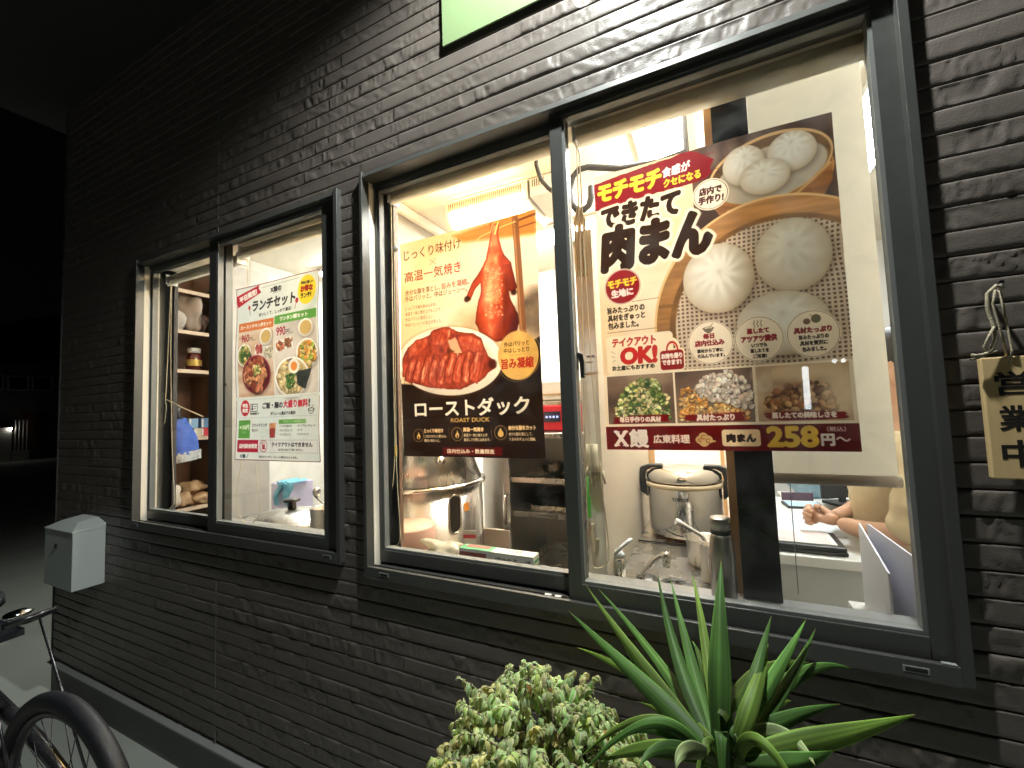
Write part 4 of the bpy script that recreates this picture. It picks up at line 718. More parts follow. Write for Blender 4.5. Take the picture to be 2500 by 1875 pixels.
# bicycle leaning on its stand at the left
M_TYRE = mat('black_rubber', (0.009, 0.009, 0.012), rough=0.55, var=0.3, bump=0.2, bscale=200); M_FRAME = mat('black_bicycle_paint', (0.018, 0.018, 0.022), rough=0.25, coat=0.5); M_RIM = mat('dark_rim', (0.10, 0.10, 0.11), rough=0.35, metal=0.8)
bk = thing('bicycle', 'black bicycle parked along the wall at the left edge', 'bicycle', (-1.565, -0.478, 0.0)); bk.rotation_euler = (0.02, 0, 0.05)
def wheel(x, first=None):
    C = (x, 0, 0.350)
    if first is None:
        w = MB().tube([(0.327 * math.cos(a * PI / 32), 0, 0.327 * math.sin(a * PI / 32)) for a in range(64)], 0.023, 12, closed=True).build('wheel', M_TYRE, bk, loc=C)
        MB().tube([(0.297 * math.cos(a * PI / 32), 0, 0.297 * math.sin(a * PI / 32)) for a in range(64)], 0.011, 8, closed=True).build('rim', M_RIM, w)
        sp = MB()
        for k in range(28):
            a = 2 * PI * k / 28; s = 0.028 * (1 if k % 2 else -1); b = a + (0.5 if k % 4 < 2 else -0.5)
            sp.tube([(0.02 * math.cos(b), s, 0.02 * math.sin(b)), (0.285 * math.cos(a), 0, 0.285 * math.sin(a))], 0.0011, 5)
        sp.build('spokes', M_RIM, w); MB().tube([(0, -0.04, 0), (0, 0.04, 0)], 0.020, 14).build('hub', M_RIM, w)
        rf = MB().box(0.10, 0.16, -0.018, -0.012, 0.09, 0.098).build('reflector', mat('red_reflector', (0.6, 0.06, 0.03), rough=0.2), w); rf.rotation_euler = (0, -0.9, 0)
        return w
    w = first.copy(); COL.objects.link(w); w.location = C
    for ch in first.children:
        c = ch.copy(); COL.objects.link(c); c.parent = w
w0 = wheel(0.0); wheel(-1.04, w0)
st_ = MB()
for s in (-1, 1): st_.tube([(0, 0.06 * s, 0.350), (-0.30, 0.050 * s, 0.475), (-0.56, 0.022 * s, 0.580)], [0.013, 0.018, 0.020], 12); st_.tube([(0, 0.062 * s, 0.345), (-0.47, 0.03 * s, 0.30)], 0.010, 8)
st_.build('stay', M_FRAME, bk)
fr = MB(); fr.tube([(-0.47, 0, 0.27), (-0.60, 0, 0.80)], 0.019, 12); fr.tube([(-0.47, 0, 0.30), (-0.92, 0, 0.66)], 0.022, 12); fr.tube([(-0.55, 0, 0.60), (-0.94, 0, 0.74)], 0.016, 12); fr.tube([(-0.91, 0, 0.62), (-0.96, 0, 0.82)], 0.020, 12); fr.build('frame', M_FRAME, bk)
fk = MB()
for s in (-1, 1): fk.tube([(-1.04, 0.055 * s, 0.350), (-0.93, 0.050 * s, 0.66), (-0.925, 0, 0.68)], 0.012, 10)
fk.build('fork', M_FRAME, bk)
MB().blob((-0.62, 0, 0.84), (0.13, 0.075, 0.035), 3, 0.05).build('saddle', M_BLACK, bk)
rk = MB()
for s in (-1, 1): rk.tube([(-0.60, 0.05 * s, 0.735), (-0.38, 0.055 * s, 0.80), (-0.19, 0.05 * s, 0.868)], 0.008, 10); rk.tube([(0.0, 0.065 * s, 0.36), (-0.30, 0.057 * s, 0.82)], 0.0035, 6)
rk.tube([(-0.19, -0.05, 0.868), (-0.175, 0, 0.872), (-0.19, 0.05, 0.868)], 0.008, 10); rk.box(-0.52, -0.36, -0.045, 0.045, 0.770, 0.790); rk.build('rear_rack', M_FRAME, bk)
MB().blob((-0.205, -0.02, 0.885), (0.022, 0.030, 0.012), 2, 0.05).build('rack_clip', M_CHROME, bk); MB().tube([(-0.40, -0.05, 0.78), (-0.30, -0.075, 0.79), (-0.165, -0.075, 0.835)], 0.006, 8).build('strap_bar', M_STEELD, bk)
hb = MB(); hb.tube([(-0.96, 0, 0.82), (-0.975, 0, 0.95)], 0.013, 10); hb.tube([(-0.98, -0.12, 0.96), (-0.99, 0, 0.95), (-0.98, 0.12, 0.96)], 0.011, 10); hb.build('handlebar', M_FRAME, bk)
for s in (-1, 1): MB().tube([(-0.985, 0.06 * s, 0.956), (-0.975, 0.13 * s, 0.961)], 0.016, 12).build('grip', M_BLACK, bk)
MB().tube([(-0.10, -0.07, 0.32), (-0.12, -0.18, 0.015)], 0.008, 8).build('kick_stand', M_RIM, bk)
MB().lathe([(0.0, -0.035), (0.085, -0.035), (0.085, -0.030), (0.0, -0.030)], n=30).build('chainring', M_RIM, bk, loc=(-0.47, 0, 0.28)).rotation_euler = (PI / 2, 0, 0)
sl_ = thing('added_side_lamp', 'small added lamp, out of view on the end wall round the corner', 'lamp', (-3.25, 0.90, 2.42)); MB().box(-0.10, 0.0, -0.05, 0.05, 0.0, 0.05).build('casing', M_BLACK, sl_, bevel=0.004)  # made-up casing for the added ground light, never in view

# variegated weeping fig and yucca in pots
M_LEAF = thin_mat('leaf', (1, 1, 1), tr=0.38, rough=0.52, spec=0.32, attr='print', var=0.12, scale=40); M_POT = mat('dark_clay_pot', (0.10, 0.07, 0.055), rough=0.6); M_SOIL = mat('potting_soil', (0.05, 0.036, 0.026), rough=0.95, bump=1.0, bscale=90); M_DBARK = mat('dark_cane', (0.07, 0.055, 0.04), rough=0.9, bump=0.8, bscale=60); M_BARK = mat('grey_bark', (0.20, 0.16, 0.11), rough=0.85, bump=0.8, bscale=60)
def pot(root, r, h):
    MB().lathe([(r * 0.72, 0), (r, h), (r * 1.05, h), (r * 1.05, h - 0.03), (r * 0.93, h - 0.02), (r * 0.92, h - 0.04)], n=40, cap=False).lathe([(0.001, 0.0), (r * 0.72, 0.0)], n=40).build('pot', M_POT, root)
    MB().lathe([(0.001, h - 0.035), (r * 0.94, h - 0.04)], n=30).build('soil', M_SOIL, root)
fg = thing('weeping_fig', 'bushy round plant with small curled cream edged leaves below the big window', 'plant', (-0.272, -0.38, 0.0)); pot(fg, 0.15, 0.34)
br = MB(); br.tube([(0, 0, 0.30), (0.01, 0.005, 0.45), (0.0, 0, 0.62), (0.005, 0, 0.80)], [0.014, 0.013, 0.011, 0.006], 8); q = random.Random(5)
for k in range(46):
    a = q.uniform(0, 6.28); e = q.uniform(-0.5, 1.2); L = q.uniform(0.10, 0.16); z0 = q.uniform(0.60, 0.80); d = (math.cos(a) * math.cos(e), math.sin(a) * math.cos(e), math.sin(e))
    br.tube([(0, 0, z0), (d[0] * L * 0.6, d[1] * L * 0.6, z0 + d[2] * L * 0.6 + 0.015), (d[0] * L, d[1] * L, z0 + d[2] * L)], [0.004, 0.0025, 0.0012], 5)
br.build('trunk', M_BARK, fg)
def fig_leaves(n):
    V = []; C = []; F = []; R = np.random.RandomState(3); ts = np.array([0, 0.2, 0.45, 0.72, 0.9, 1.0]); wd = np.array([0.10, 0.75, 1.0, 0.72, 0.34, 0.03]); tw = MB()
    for i in range(n):
        a = R.uniform(0, 2 * PI); cz = R.uniform(-0.7, 1.0); s = math.sqrt(max(0, 1 - cz * cz)) ** 0.8; lump = 1 + 0.10 * math.sin(3 * a + 1) * s + 0.09 * math.sin(5 * a + 4 * cz) * s + R.normal(0, 0.05)
        dr = np.array([s * math.cos(a), s * math.sin(a), cz]); cen = np.array([0, 0, 0.808]); p0 = cen + dr * np.array([0.112, 0.098, 0.118]) * lump; Ln = R.uniform(0.050, 0.078) * lump * (1.25 if R.rand() < 0.06 else 1)
        grow = dr * np.array([1, 1, 0.9]) + R.normal(0, 0.28, 3); grow /= np.linalg.norm(grow); fall = R.uniform(0.02, 0.055); path = lambda t: p0 + grow * Ln * t + np.array([0, 0, -fall * t * t])
        tw.tube([tuple(path(t)) for t in (0, 0.35, 0.7, 1.0)], [0.0016, 0.0013, 0.0010, 0.0005], 4, cap=False)
        tone = R.uniform(0.86, 1.10); yel = R.rand() < 0.12
        for t in np.linspace(0.22, 1.0, 19):
            p = path(t + R.uniform(-0.02, 0.02)); out = grow * 0.35 + R.normal(0, 0.6, 3); out[2] = abs(out[2]) * 0.4 + 0.1; out /= np.linalg.norm(out)
            L = R.uniform(0.014, 0.026); W = L * R.uniform(0.15, 0.23); curl = R.uniform(1.3, 3.0); side = np.cross(out, (0, 0, 1)); side /= np.linalg.norm(side) + 1e-6; fold = R.uniform(0.2, 0.7); base = len(V)
            c0 = np.array([R.uniform(156, 196), R.uniform(184, 212), R.uniform(112, 146)]) / 255 * tone; c1 = np.array([R.uniform(238, 252), R.uniform(240, 250), R.uniform(186, 214)]) / 255 * min(1, tone)
            if yel: c0 = np.array([214, 206, 132]) / 255 * tone
            if R.rand() < 0.008: c0 = np.array([150, 112, 62]) / 255; c1 = c0 * 1.2
            pos = p.copy()
            for k, (tt, w) in enumerate(zip(ts, wd)):
                th = curl * tt; d = out * math.cos(th) + np.array([0, 0, -1.0]) * math.sin(th); d /= np.linalg.norm(d)
                if k: pos = pos + d * L * (ts[k] - ts[k - 1])
                nrm = np.cross(side, d)
                for m, e in enumerate((-1, -0.45, 0, 0.45, 1)):
                    V.append(pos + side * W * w * e - nrm * W * w * abs(e) * fold); cc = c1 if m in (0, 4) else c0 if m != 2 else c0 * 1.12
                    C.append((*np.clip(cc, 0, 1), 1))
            for k in range(5):
                for m in range(4): b = base + k * 5 + m; F.append((b, b + 1, b + 6, b + 5))
    me = bpy.data.meshes.new('foliage'); me.from_pydata([tuple(v) for v in V], [], F); me.polygons.foreach_set('use_smooth', [True] * len(F))
    at = me.color_attributes.new('print', 'BYTE_COLOR', 'POINT'); at.data.foreach_set('color_srgb', np.array(C, np.float32).ravel()); me.materials.append(M_LEAF)
    tw.build('twigs', M_BARK, fg, fix=False); return link(bpy.data.objects.new('foliage', me), fg)
fig_leaves(820)

yc = thing('yucca', 'yucca with long pointed sword leaves standing in front of the big window', 'plant', (-0.01, -0.48, 0.0)); pot(yc, 0.16, 0.36)
MB().tube([(0, 0, 0.32), (0.012, 0, 0.55), (-0.006, 0, 0.80), (-0.004, 0, 0.945)], [0.032, 0.030, 0.028, 0.018], 14).build('trunk', M_DBARK, yc)
YL = [((-0.032,-0.5,1.03),(-0.109,-0.41,1.057),(-0.208,-0.3,1.1),0.026),((-0.03,-0.5,1.034),(-0.092,-0.37,1.041),(-0.203,-0.24,1.071),0.022),((-0.033,-0.5,1.033),(-0.106,-0.45,1.06),(-0.22,-0.36,1.082),0.032),((-0.044,-0.5,1.045),(-0.141,-0.33,0.99),(-0.277,-0.16,0.913),0.022),((-0.025,-0.5,1.034),(-0.06,-0.41,1.072),(-0.089,-0.32,1.144),0.026),((-0.024,-0.5,1.036),(-0.047,-0.39,1.068),(-0.075,-0.28,1.124),0.022),((-0.021,-0.5,1.037),(-0.029,-0.37,1.091),(-0.045,-0.24,1.12),0.018),((-0.021,-0.5,1.03),(-0.01,-0.46,1.12),(0.0,-0.38,1.192),0.036),((0.014,-0.5,1.038),(0.03,-0.45,1.092),(0.054,-0.36,1.122),0.022),((0.018,-0.5,1.039),(0.029,-0.47,1.086),(0.047,-0.38,1.096),0.026),((0.02,-0.5,1.048),(0.052,-0.43,1.085),(0.097,-0.32,1.107),0.024),((0.027,-0.5,1.042),(0.066,-0.41,1.068),(0.113,-0.28,1.079),0.02),((-0.005,-0.5,1.072),(0.047,-0.33,1.037),(0.112,-0.22,1.0),0.026),((0.016,-0.5,1.054),(0.089,-0.35,1.052),(0.16,-0.24,1.013),0.026),((-0.018,-0.5,1.025),(0.042,-0.46,1.052),(0.101,-0.46,1.088),0.03),((0.029,-0.5,1.035),(0.093,-0.47,1.057),(0.154,-0.48,1.105),0.036),((0.049,-0.5,1.031),(0.068,-0.49,1.041),(0.085,-0.5,1.067),0.026),((-0.038,-0.5,1.027),(-0.089,-0.47,1.021),(-0.133,-0.48,0.992),0.026),((-0.035,-0.5,1.023),(-0.09,-0.49,1.009),(-0.143,-0.5,0.984),0.028),((-0.034,-0.5,1.025),(-0.068,-0.53,1.046),(-0.086,-0.56,1.04),0.034),((-0.024,-0.5,1.025),(-0.04,-0.57,1.08),(-0.046,-0.6,1.082),0.036),((0.03,-0.5,1.051),(0.054,-0.47,1.048),(0.07,-0.5,1.048),0.028),((-0.03,-0.5,1.036),(-0.076,-0.35,1.001),(-0.113,-0.24,0.981),0.026),((-0.032,-0.5,1.034),(-0.095,-0.39,1.018),(-0.158,-0.26,0.989),0.028),((-0.03,-0.5,1.029),(-0.079,-0.37,0.967),(-0.137,-0.26,0.905),0.018),((-0.014,-0.5,1.045),(-0.032,-0.33,1.02),(-0.057,-0.16,0.97),0.02),((-0.013,-0.5,1.033),(-0.004,-0.44,1.06),(0.01,-0.4,1.007),0.03),((0.008,-0.5,1.036),(0.042,-0.42,1.038),(0.072,-0.34,1.009),0.024),((-0.01,-0.5,1.039),(-0.002,-0.35,1.006),(-0.002,-0.22,0.978),0.022),((-0.029,-0.5,1.025),(-0.058,-0.46,1.015),(-0.077,-0.42,0.992),0.022)]
def blade(B, Md, T, w, k):
    B, Md, T = [np.array(p) - np.array((-0.01, -0.48, 0)) for p in (B, Md, T)]; Q = 2 * Md - (B + T) / 2; q = random.Random(k); n = 22; V = []; C = []; F = []; ph = q.uniform(0, 6); st = [q.uniform(0.86, 1.12) for _ in range(11)]; st[0] = st[10] = 1.35; st[5] = 1.18
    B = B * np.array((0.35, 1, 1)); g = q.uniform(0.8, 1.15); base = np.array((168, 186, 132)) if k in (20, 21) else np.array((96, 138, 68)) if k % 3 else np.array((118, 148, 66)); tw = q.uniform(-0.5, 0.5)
    for i in range(n + 1):
        t = i / n; p = (1 - t) ** 2 * B + 2 * t * (1 - t) * Q + t * t * T; d = 2 * (1 - t) * (Q - B) + 2 * t * (T - Q); d /= np.linalg.norm(d)
        view = np.array((0.02, -0.9, 0.55)); s = np.cross(d, view); s /= np.linalg.norm(s); nr = np.cross(s, d); a = tw * (1 - t); s2 = s * math.cos(a) + nr * math.sin(a); nr = np.cross(s2, d)
        ww = w / 2 * 0.66 * (0.60 + 0.40 * math.sin(min(1, t / 0.38) * PI / 2)) * (1 if t < 0.38 else max(0.02, 1 - ((t - 0.38) / 0.62) ** 1.25))
        for m, e in enumerate(np.linspace(-1, 1, 11)):
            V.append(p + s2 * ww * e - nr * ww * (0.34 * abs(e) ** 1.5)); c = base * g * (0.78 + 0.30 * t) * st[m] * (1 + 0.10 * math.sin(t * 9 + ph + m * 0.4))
            if t > 0.96: c = np.array((120, 96, 50))
            C.append((*np.clip(c / 255, 0, 1), 1))
    for i in range(n):
        for m in range(10): b = i * 11 + m; F.append((b, b + 1, b + 12, b + 11))
    me = bpy.data.meshes.new('leaf'); me.from_pydata([tuple(v) for v in V], [], F); me.polygons.foreach_set('use_smooth', [True] * len(F))
    at = me.color_attributes.new('print', 'BYTE_COLOR', 'POINT'); at.data.foreach_set('color_srgb', np.array(C, np.float32).ravel()); me.materials.append(M_LEAF)
    o = link(bpy.data.objects.new('leaf', me), yc); md = o.modifiers.new('thick', 'SOLIDIFY'); md.thickness = 0.0008; md.offset = 0
YL[19] = YL[19][:3] + (0.020,); YL[20] = YL[20][:3] + (0.022,); q = random.Random(21)
for k in range(9):
    a = -2.9 + 2.75 * k / 8 + q.uniform(-0.1, 0.1); r = q.uniform(0.09, 0.15); h = q.uniform(0.0, 0.07)
    YL.append(((-0.01 + 0.01 * math.cos(a), -0.48 + 0.01 * math.sin(a), 0.97), (-0.01 + 0.5 * r * math.cos(a), -0.48 + 0.45 * r * math.sin(a), 1.0 + h), (-0.01 + 1.25 * r * math.cos(a), -0.48 + 0.8 * r * math.sin(a), 0.93 + h), q.uniform(0.016, 0.022)))
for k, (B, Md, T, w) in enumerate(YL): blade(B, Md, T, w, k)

# far left, across the yard
M_HOUSE = mat('dark_house_wall', (0.16, 0.15, 0.15), rough=0.8, var=0.2, scale=0.8)
hs_ = thing('neighbouring_house', 'dim neighbouring house beyond the yard with small square windows', 'house', (-27, 6, 0))
MB().box(-6, 0, -5, 7, 0, 4.1).build('wall', M_HOUSE, hs_); MB().prism([(-5.4, 4.1), (7.4, 4.1), (1, 6.4)], 'x', -6.4, 0.4).build('roof', M_EAVE, hs_)
for y in (-1.0, -0.28, 0.44):
    wf = MB(); bead_ring(wf, y, y + 0.62, 3.0, 3.64, 0.0, 0.05, 0.05); wf.v = [(yy + 0.002, xx, zz) for xx, yy, zz in wf.v]; w_ = wf.build('window', mat('pale_frame', (0.55, 0.55, 0.52), rough=0.6), hs_)
    MB().box(0.004, 0.014, y + 0.05, y + 0.57, 3.05, 3.59).build('pane', mat('dark_pane', (0.01, 0.01, 0.012), rough=0.1), w_)
sh = MB()
for k in range(9): sh.box(0.003, 0.03, 0.1 + 0.107 * k, 0.2 + 0.107 * k, 0.4, 2.05)
sh.build('shutter', mat('brown_shutter', (0.14, 0.07, 0.035), rough=0.6), hs_)
gp = thing('gate_post', 'white gate post with a small lit lamp at the far left', 'gate post', (-26.4, 5.62, 0)); MB().box(-0.15, 0.15, -0.5, 0.10, 0.0, 1.42).build('post', mat('white_post', (0.7, 0.68, 0.64), rough=0.6), gp, bevel=0.01)
MB().blob((0.17, 0.05, 1.36), (0.05, 0.05, 0.05), 2, 0.0).build('lamp', mat('gate_lamp', (1, 1, 1), emit=(1, 0.95, 0.85), estr=30), gp)
fc = thing('bar_fence', 'low fence of pale upright bars beside the white gate post', 'fence', (-26.3, 5.75, 0)); MB().box(-0.1, 0.1, 0.0, 0.45, 0.0, 0.42).build('base', mat('white_post', (1, 1, 1)), fc); bb = MB()
for k in range(4): bb.box(-0.012, 0.012, 0.06 + 0.11 * k, 0.085 + 0.11 * k, 0.421, 1.7)
bb.build('bars', mat('white_post', (1, 1, 1)), fc)

# across the street, behind the viewer: the lit tube and lamps that the glass mirrors
tp = thing('tube_lamp', 'white tube lamp on a dark post across the street facing the shop', 'lamp', (1.22, -6.0, 0.0)); MB().tube([(0, 0, 0), (0, 0, 1.25)], 0.04, 12).build('post', M_BLACK, tp); MB().box(-0.035, 0.035, -0.03, 0.03, 1.251, 1.85).build('tube', mat('tube_glow', (1, 1, 1), emit=(0.92, 0.98, 1.0), estr=14), tp, bevel=0.01); MB().tube([(0, 0, 1.851), (0, 0, 1.93), (0.42, 0, 1.96)], 0.02, 8).build('arm', M_BLACK, tp)
for x in (0.34, 0.44): MB().blob((x, 0, 1.90), (0.03, 0.03, 0.03), 1, 0.0).build('bulb', mat('tube_glow', (1, 1, 1)), tp)
# ------------------------------------------------------------------ inside: lamps
M_TUBE = mat('lamp_tube_glow', (1, 1, 1), emit=(1.0, 0.95, 0.87), estr=KIT); M_TUBEN = mat('neutral_tube_glow', (1, 1, 1), emit=(1.0, 0.97, 0.91), estr=KIT); M_TUBEC = mat('cool_tube_glow', (1, 1, 1), emit=(0.92, 0.97, 1.0), estr=KIT * 0.55); M_TUBES = mat('store_tube_glow', (1, 1, 1), emit=(0.92, 0.98, 1.0), estr=KIT * 0.7)
def tube_light(x, y, L, label, m, along='x'):
    t = thing('ceiling_light', label, 'light', (x, y, 2.575))
    a, b = (L / 2, 0.11) if along == 'x' else (0.11, L / 2)
    MB().box(-a, a, -b, b, 0.0, 0.033).build('housing', M_WHITEP, t, bevel=0.004); MB().box(-a + 0.02, a - 0.02, -b + 0.02, b - 0.02, -0.022, -0.001).build('diffuser', m, t, bevel=0.004)
tube_light(-0.70, 1.65, 1.2, 'long white ceiling light at the back of the kitchen', M_TUBE)
tube_light(-0.13, 0.80, 0.7, 'short ceiling light above the sink counter', M_TUBEN, 'y')
tube_light(-2.25, 1.45, 1.2, 'ceiling light of the store room behind the small window', M_TUBES)
tube_light(0.72, 1.25, 1.2, 'cool white ceiling light over the office table', M_TUBEC, 'y')

M_UNIT = mat('white_enamel', (0.76, 0.72, 0.66), rough=0.4, var=0.04)
hd = thing('heat_lamp_unit', 'slotted white ceiling unit with a glowing amber lamp under it', 'heat lamp', (-1.06, 0.965, 2.50))
hb = MB().box(-0.262, 0.255, 0.0, 0.32, 0.0, 0.10); hb.add([(-0.262, 0.0, 0.0), (0.255, 0.0, 0.0), (0.235, 0.025, -0.035), (-0.242, 0.025, -0.035), (-0.262, 0.32, 0.0), (0.255, 0.32, 0.0), (0.235, 0.30, -0.035), (-0.242, 0.30, -0.035)], [(0, 1, 2, 3), (5, 4, 7, 6), (4, 0, 3, 7), (1, 5, 6, 2)]); hb.box(-0.275, 0.268, -0.006, 0.33, 0.1005, 0.106)
hb.build('casing', M_UNIT, hd)
sl = MB()
for k in range(38): sl.box(-0.236 + 0.0122 * k, -0.231 + 0.0122 * k, -0.0015, -0.0003, 0.045, 0.088)
sl.build('vent_slots', mat('dark_slot', (0.10, 0.07, 0.05), rough=0.8), hd)
MB().sheet(14, 6, lambda u, v: (-0.225 + 0.445 * u, -0.012 + 0.075 * v - 0.016 * math.sin(PI * v), 0.028 - 0.068 * v - 0.016 * math.sin(PI * v))).build('lamp', mat('amber_lamp_glow', (1, 0.9, 0.6), emit=(1.0, 0.66, 0.24), estr=HEAT), hd)
vu = thing('vent_unit', 'small slotted white ceiling unit right of the glowing heat lamp', 'vent unit', (-0.74, 0.965, 2.505)); MB().box(-0.05, 0.10, 0, 0.30, 0.0, 0.10).build('casing', M_UNIT, vu, bevel=0.004); sl = MB()
for k in range(6): sl.box(-0.035 + 0.0122 * k, -0.030 + 0.0122 * k, -0.0015, -0.0003, 0.050, 0.090)
sl.build('vent_slots', mat('dark_slot', (0, 0, 0)), vu)
M_HOSE = mat('grey_hose', (0.028, 0.026, 0.025), rough=0.6, spec=0.2)
o = MB().tube([(-0.575, 0.52, 2.57), (-0.570, 0.5, 2.365), (-0.553, 0.5, 2.30), (-0.525, 0.5, 2.26), (-0.49, 0.5, 2.225), (-0.46, 0.5, 2.19)], 0.0085, 10).build('hose', M_HOSE); tag(o, 'short grey hose hanging near the ceiling beside the slotted units', 'hose')
o = MB().tube([(-0.379, 0.6, 2.275), (-0.381, 0.6, 2.23), (-0.392, 0.6, 2.20), (-0.412, 0.6, 2.188), (-0.440, 0.6, 2.190), (-0.462, 0.6, 2.225), (-0.468, 0.6, 2.28), (-0.452, 0.6, 2.335), (-0.425, 0.6, 2.358), (-0.39, 0.6, 2.358), (-0.33, 0.6, 2.338), (-0.26, 0.6, 2.314), (-0.12, 0.6, 2.30), (-0.03, 0.6, 2.31)], 0.0125, 10).build('hose', M_HOSE); tag(o, 'long grey hose looping above the bun poster', 'hose')
o = MB().sheet(2, 10, lambda u, v: (-0.040 + 0.020 * u + 0.006 * v, 0.60 + 0.004 * math.sin(v * 5), 2.60 - 0.42 * v)).build('strap', M_HOSE); o.modifiers.new('t', 'SOLIDIFY').thickness = 0.002; tag(o, 'grey strap hanging from the ceiling left of the black post', 'strap')

# ------------------------------------------------------------------ blinds
def beads(b, pts, r=0.0022, step=0.0062):
    P = [Vector(p) for p in pts]; out = []; rr = []
    for a, c in zip(P[:-1], P[1:]):
        n = max(1, int((c - a).length / (step / 2)))
        for i in range(n): out.append(a.lerp(c, i / n))
    for i in range(len(out)): rr.append(r if i % 2 == 0 else r * 0.38)
    return b.tube(out, rr, 6)
def spline(pts, n=8):
    P = [Vector(p) for p in pts]; Q = [P[0]] + P + [P[-1]]; out = []
    for i in range(1, len(Q) - 2):
        for k in range(n):
            t = k / n; a, b, c, d = Q[i - 1], Q[i], Q[i + 1], Q[i + 2]
            out.append(0.5 * ((2 * b) + (c - a) * t + (2 * a - 5 * b + 4 * c - d) * t * t + (3 * b - a - 3 * c + d) * t ** 3))
    return out + [P[-1]]
def roller(x0, x1, y, z, r, label, chain=None, cord=False, drop=0.012, flat=False):
    t = thing('roller_blind', label, 'blind', ((x0 + x1) / 2, y, z), group='roller blinds behind the windows'); L = (x1 - x0) / 2
    MB().tube([(-L + 0.008, 0, 0), (L - 0.008, 0, 0)], r, 24).build('roll', M_BLINDT, t)
    for s in (-1, 1): MB().box(s * L - 0.004, s * L + 0.004, -r * 1.1, r * 1.2, -r * 1.15, r * 1.1).build('bracket', M_WHITEP, t, bevel=0.002)
    MB().sheet(8, 3, lambda u, v: (-L + 0.01 + (2 * L - 0.02) * u, -r * 1.02 + 0.002, -0.2 * r - (drop + r) * v)).build('fabric', M_BLIND, t)
    if chain:
        pts = spline([Vector(p) - Vector(t.location) for p in chain]); b = MB()
        (b.tube(pts, 0.0016, 6) if cord else beads(b, pts)).build('cord' if cord else 'bead_chain', M_CHAIN, t)
    return t
t = roller(-0.966, -0.36, 0.112, 2.158, 0.023, 'rolled up cream blind with a bead chain over the roast duck poster', [(-0.963, 0.10, 2.14), (-0.966, 0.10, 1.6), (-0.968, 0.10, 1.28), (-0.982, 0.10, 1.14), (-0.996, 0.10, 1.02), (-0.990, 0.10, 0.975), (-0.974, 0.10, 0.962), (-0.957, 0.10, 0.975), (-0.951, 0.10, 1.01), (-0.958, 0.10, 1.15), (-0.962, 0.10, 1.28), (-0.957, 0.10, 1.6), (-0.952, 0.10, 2.14)])
MB().box(-0.305, -0.297, -0.017, -0.007, -0.900, -0.865).build('chain_clip', mat('brass_clip', (0.5, 0.36, 0.12), rough=0.35), t, bevel=0.002)
roller(-0.300, 0.354, 0.112, 2.160, 0.024, 'rolled up cream blind over the bun poster', [(-0.296, 0.10, 2.13), (-0.301, 0.10, 1.7), (-0.313, 0.10, 1.25), (-0.313, 0.10, 1.05), (-0.308, 0.10, 0.985), (-0.292, 0.10, 0.976), (-0.270, 0.10, 0.99), (-0.261, 0.10, 1.02), (-0.266, 0.10, 1.12), (-0.273, 0.10, 1.21), (-0.286, 0.10, 1.6), (-0.289, 0.10, 2.13)], drop=0.02)
t = roller(-1.800, -1.110, 0.112, 2.124, 0.022, 'rolled up cream blind over the lunch poster', [(-1.757, 0.10, 2.10), (-1.757, 0.10, 1.8), (-1.775, 0.10, 1.4), (-1.795, 0.10, 1.22), (-1.826, 0.10, 1.07), (-1.805, 0.10, 1.0), (-1.745, 0.10, 0.972), (-1.690, 0.10, 0.995), (-1.672, 0.10, 1.04), (-1.690, 0.10, 1.15), (-1.700, 0.10, 1.22), (-1.725, 0.10, 1.5), (-1.739, 0.10, 2.10)])
t = roller(-2.375, -1.815, 0.112, 2.100, 0.022, 'rolled up blind with a knotted white cord in the narrow left pane', [(-2.352, 0.10, 2.08), (-2.370, 0.10, 1.75), (-2.386, 0.10, 1.51), (-2.384, 0.102, 1.47), (-2.41, 0.10, 1.30), (-2.458, 0.10, 1.08), (-2.448, 0.10, 1.01), (-2.391, 0.10, 0.974), (-2.325, 0.10, 1.00), (-2.298, 0.10, 1.04), (-2.318, 0.10, 1.22), (-2.330, 0.10, 1.40), (-2.346, 0.10, 1.75), (-2.346, 0.10, 2.08)], cord=True)
MB().tube([(-2.388, 0.10, 1.512), (-2.33, 0.14, 1.47), (-2.26, 0.20, 1.42)], 0.0028, 6).build('knot', M_CHAIN, t).location = -Vector(t.location)
lb = thing('lowered_blind', 'cream blind pulled down behind the right side of the bun poster', 'blind', (0.245, 0.20, 1.21))
o = MB().sheet(12, 20, lambda u, v: (-0.115 + 0.232 * u, 0.002 * math.sin(u * 5 + v * 3), 1.15 * v)).build('fabric', M_BLIND, lb); MB().tube([(-0.119, 0, 0.0), (0.122, 0, 0.0)], 0.0125, 18).build('bottom_bar', mat('taupe_bar', (0.40, 0.33, 0.26), rough=0.5), lb); MB().tube([(-0.085, -0.002, -0.01), (-0.085, -0.002, -0.27)], 0.0010, 6).build('pull_cord', M_BEAD, lb)

# ------------------------------------------------------------------ behind the duck poster
M_PINK = mat('worn_wood_block', (0.55, 0.33, 0.24), rough=0.6, var=0.2, scale=9, bump=0.15, bscale=60); M_PAPERW = mat('white_card', (0.78, 0.76, 0.72), rough=0.6); M_GREEN = mat('green_print', (0.05, 0.33, 0.13), rough=0.4); M_RED = mat('red_enamel', (0.55, 0.02, 0.04), rough=0.35, var=0.05)
tb = thing('window_counter', 'stainless counter under the left half of the big window', 'counter', (-0.78, 0.235, 0.201)); MB().box(-0.42, 0.43, -0.08, 0.085, 0.64, 0.678).build('top', M_STEEL, tb, bevel=0.003)
for x in (-0.40, 0.39): MB().box(x, x + 0.03, -0.06, 0.06, 0.0, 0.639).build('leg', M_STEELD, tb)
ov = thing('roasting_oven', 'round stainless roasting oven with a conical top and an oval window', 'oven', (-1.285, 0.63, 0.201))
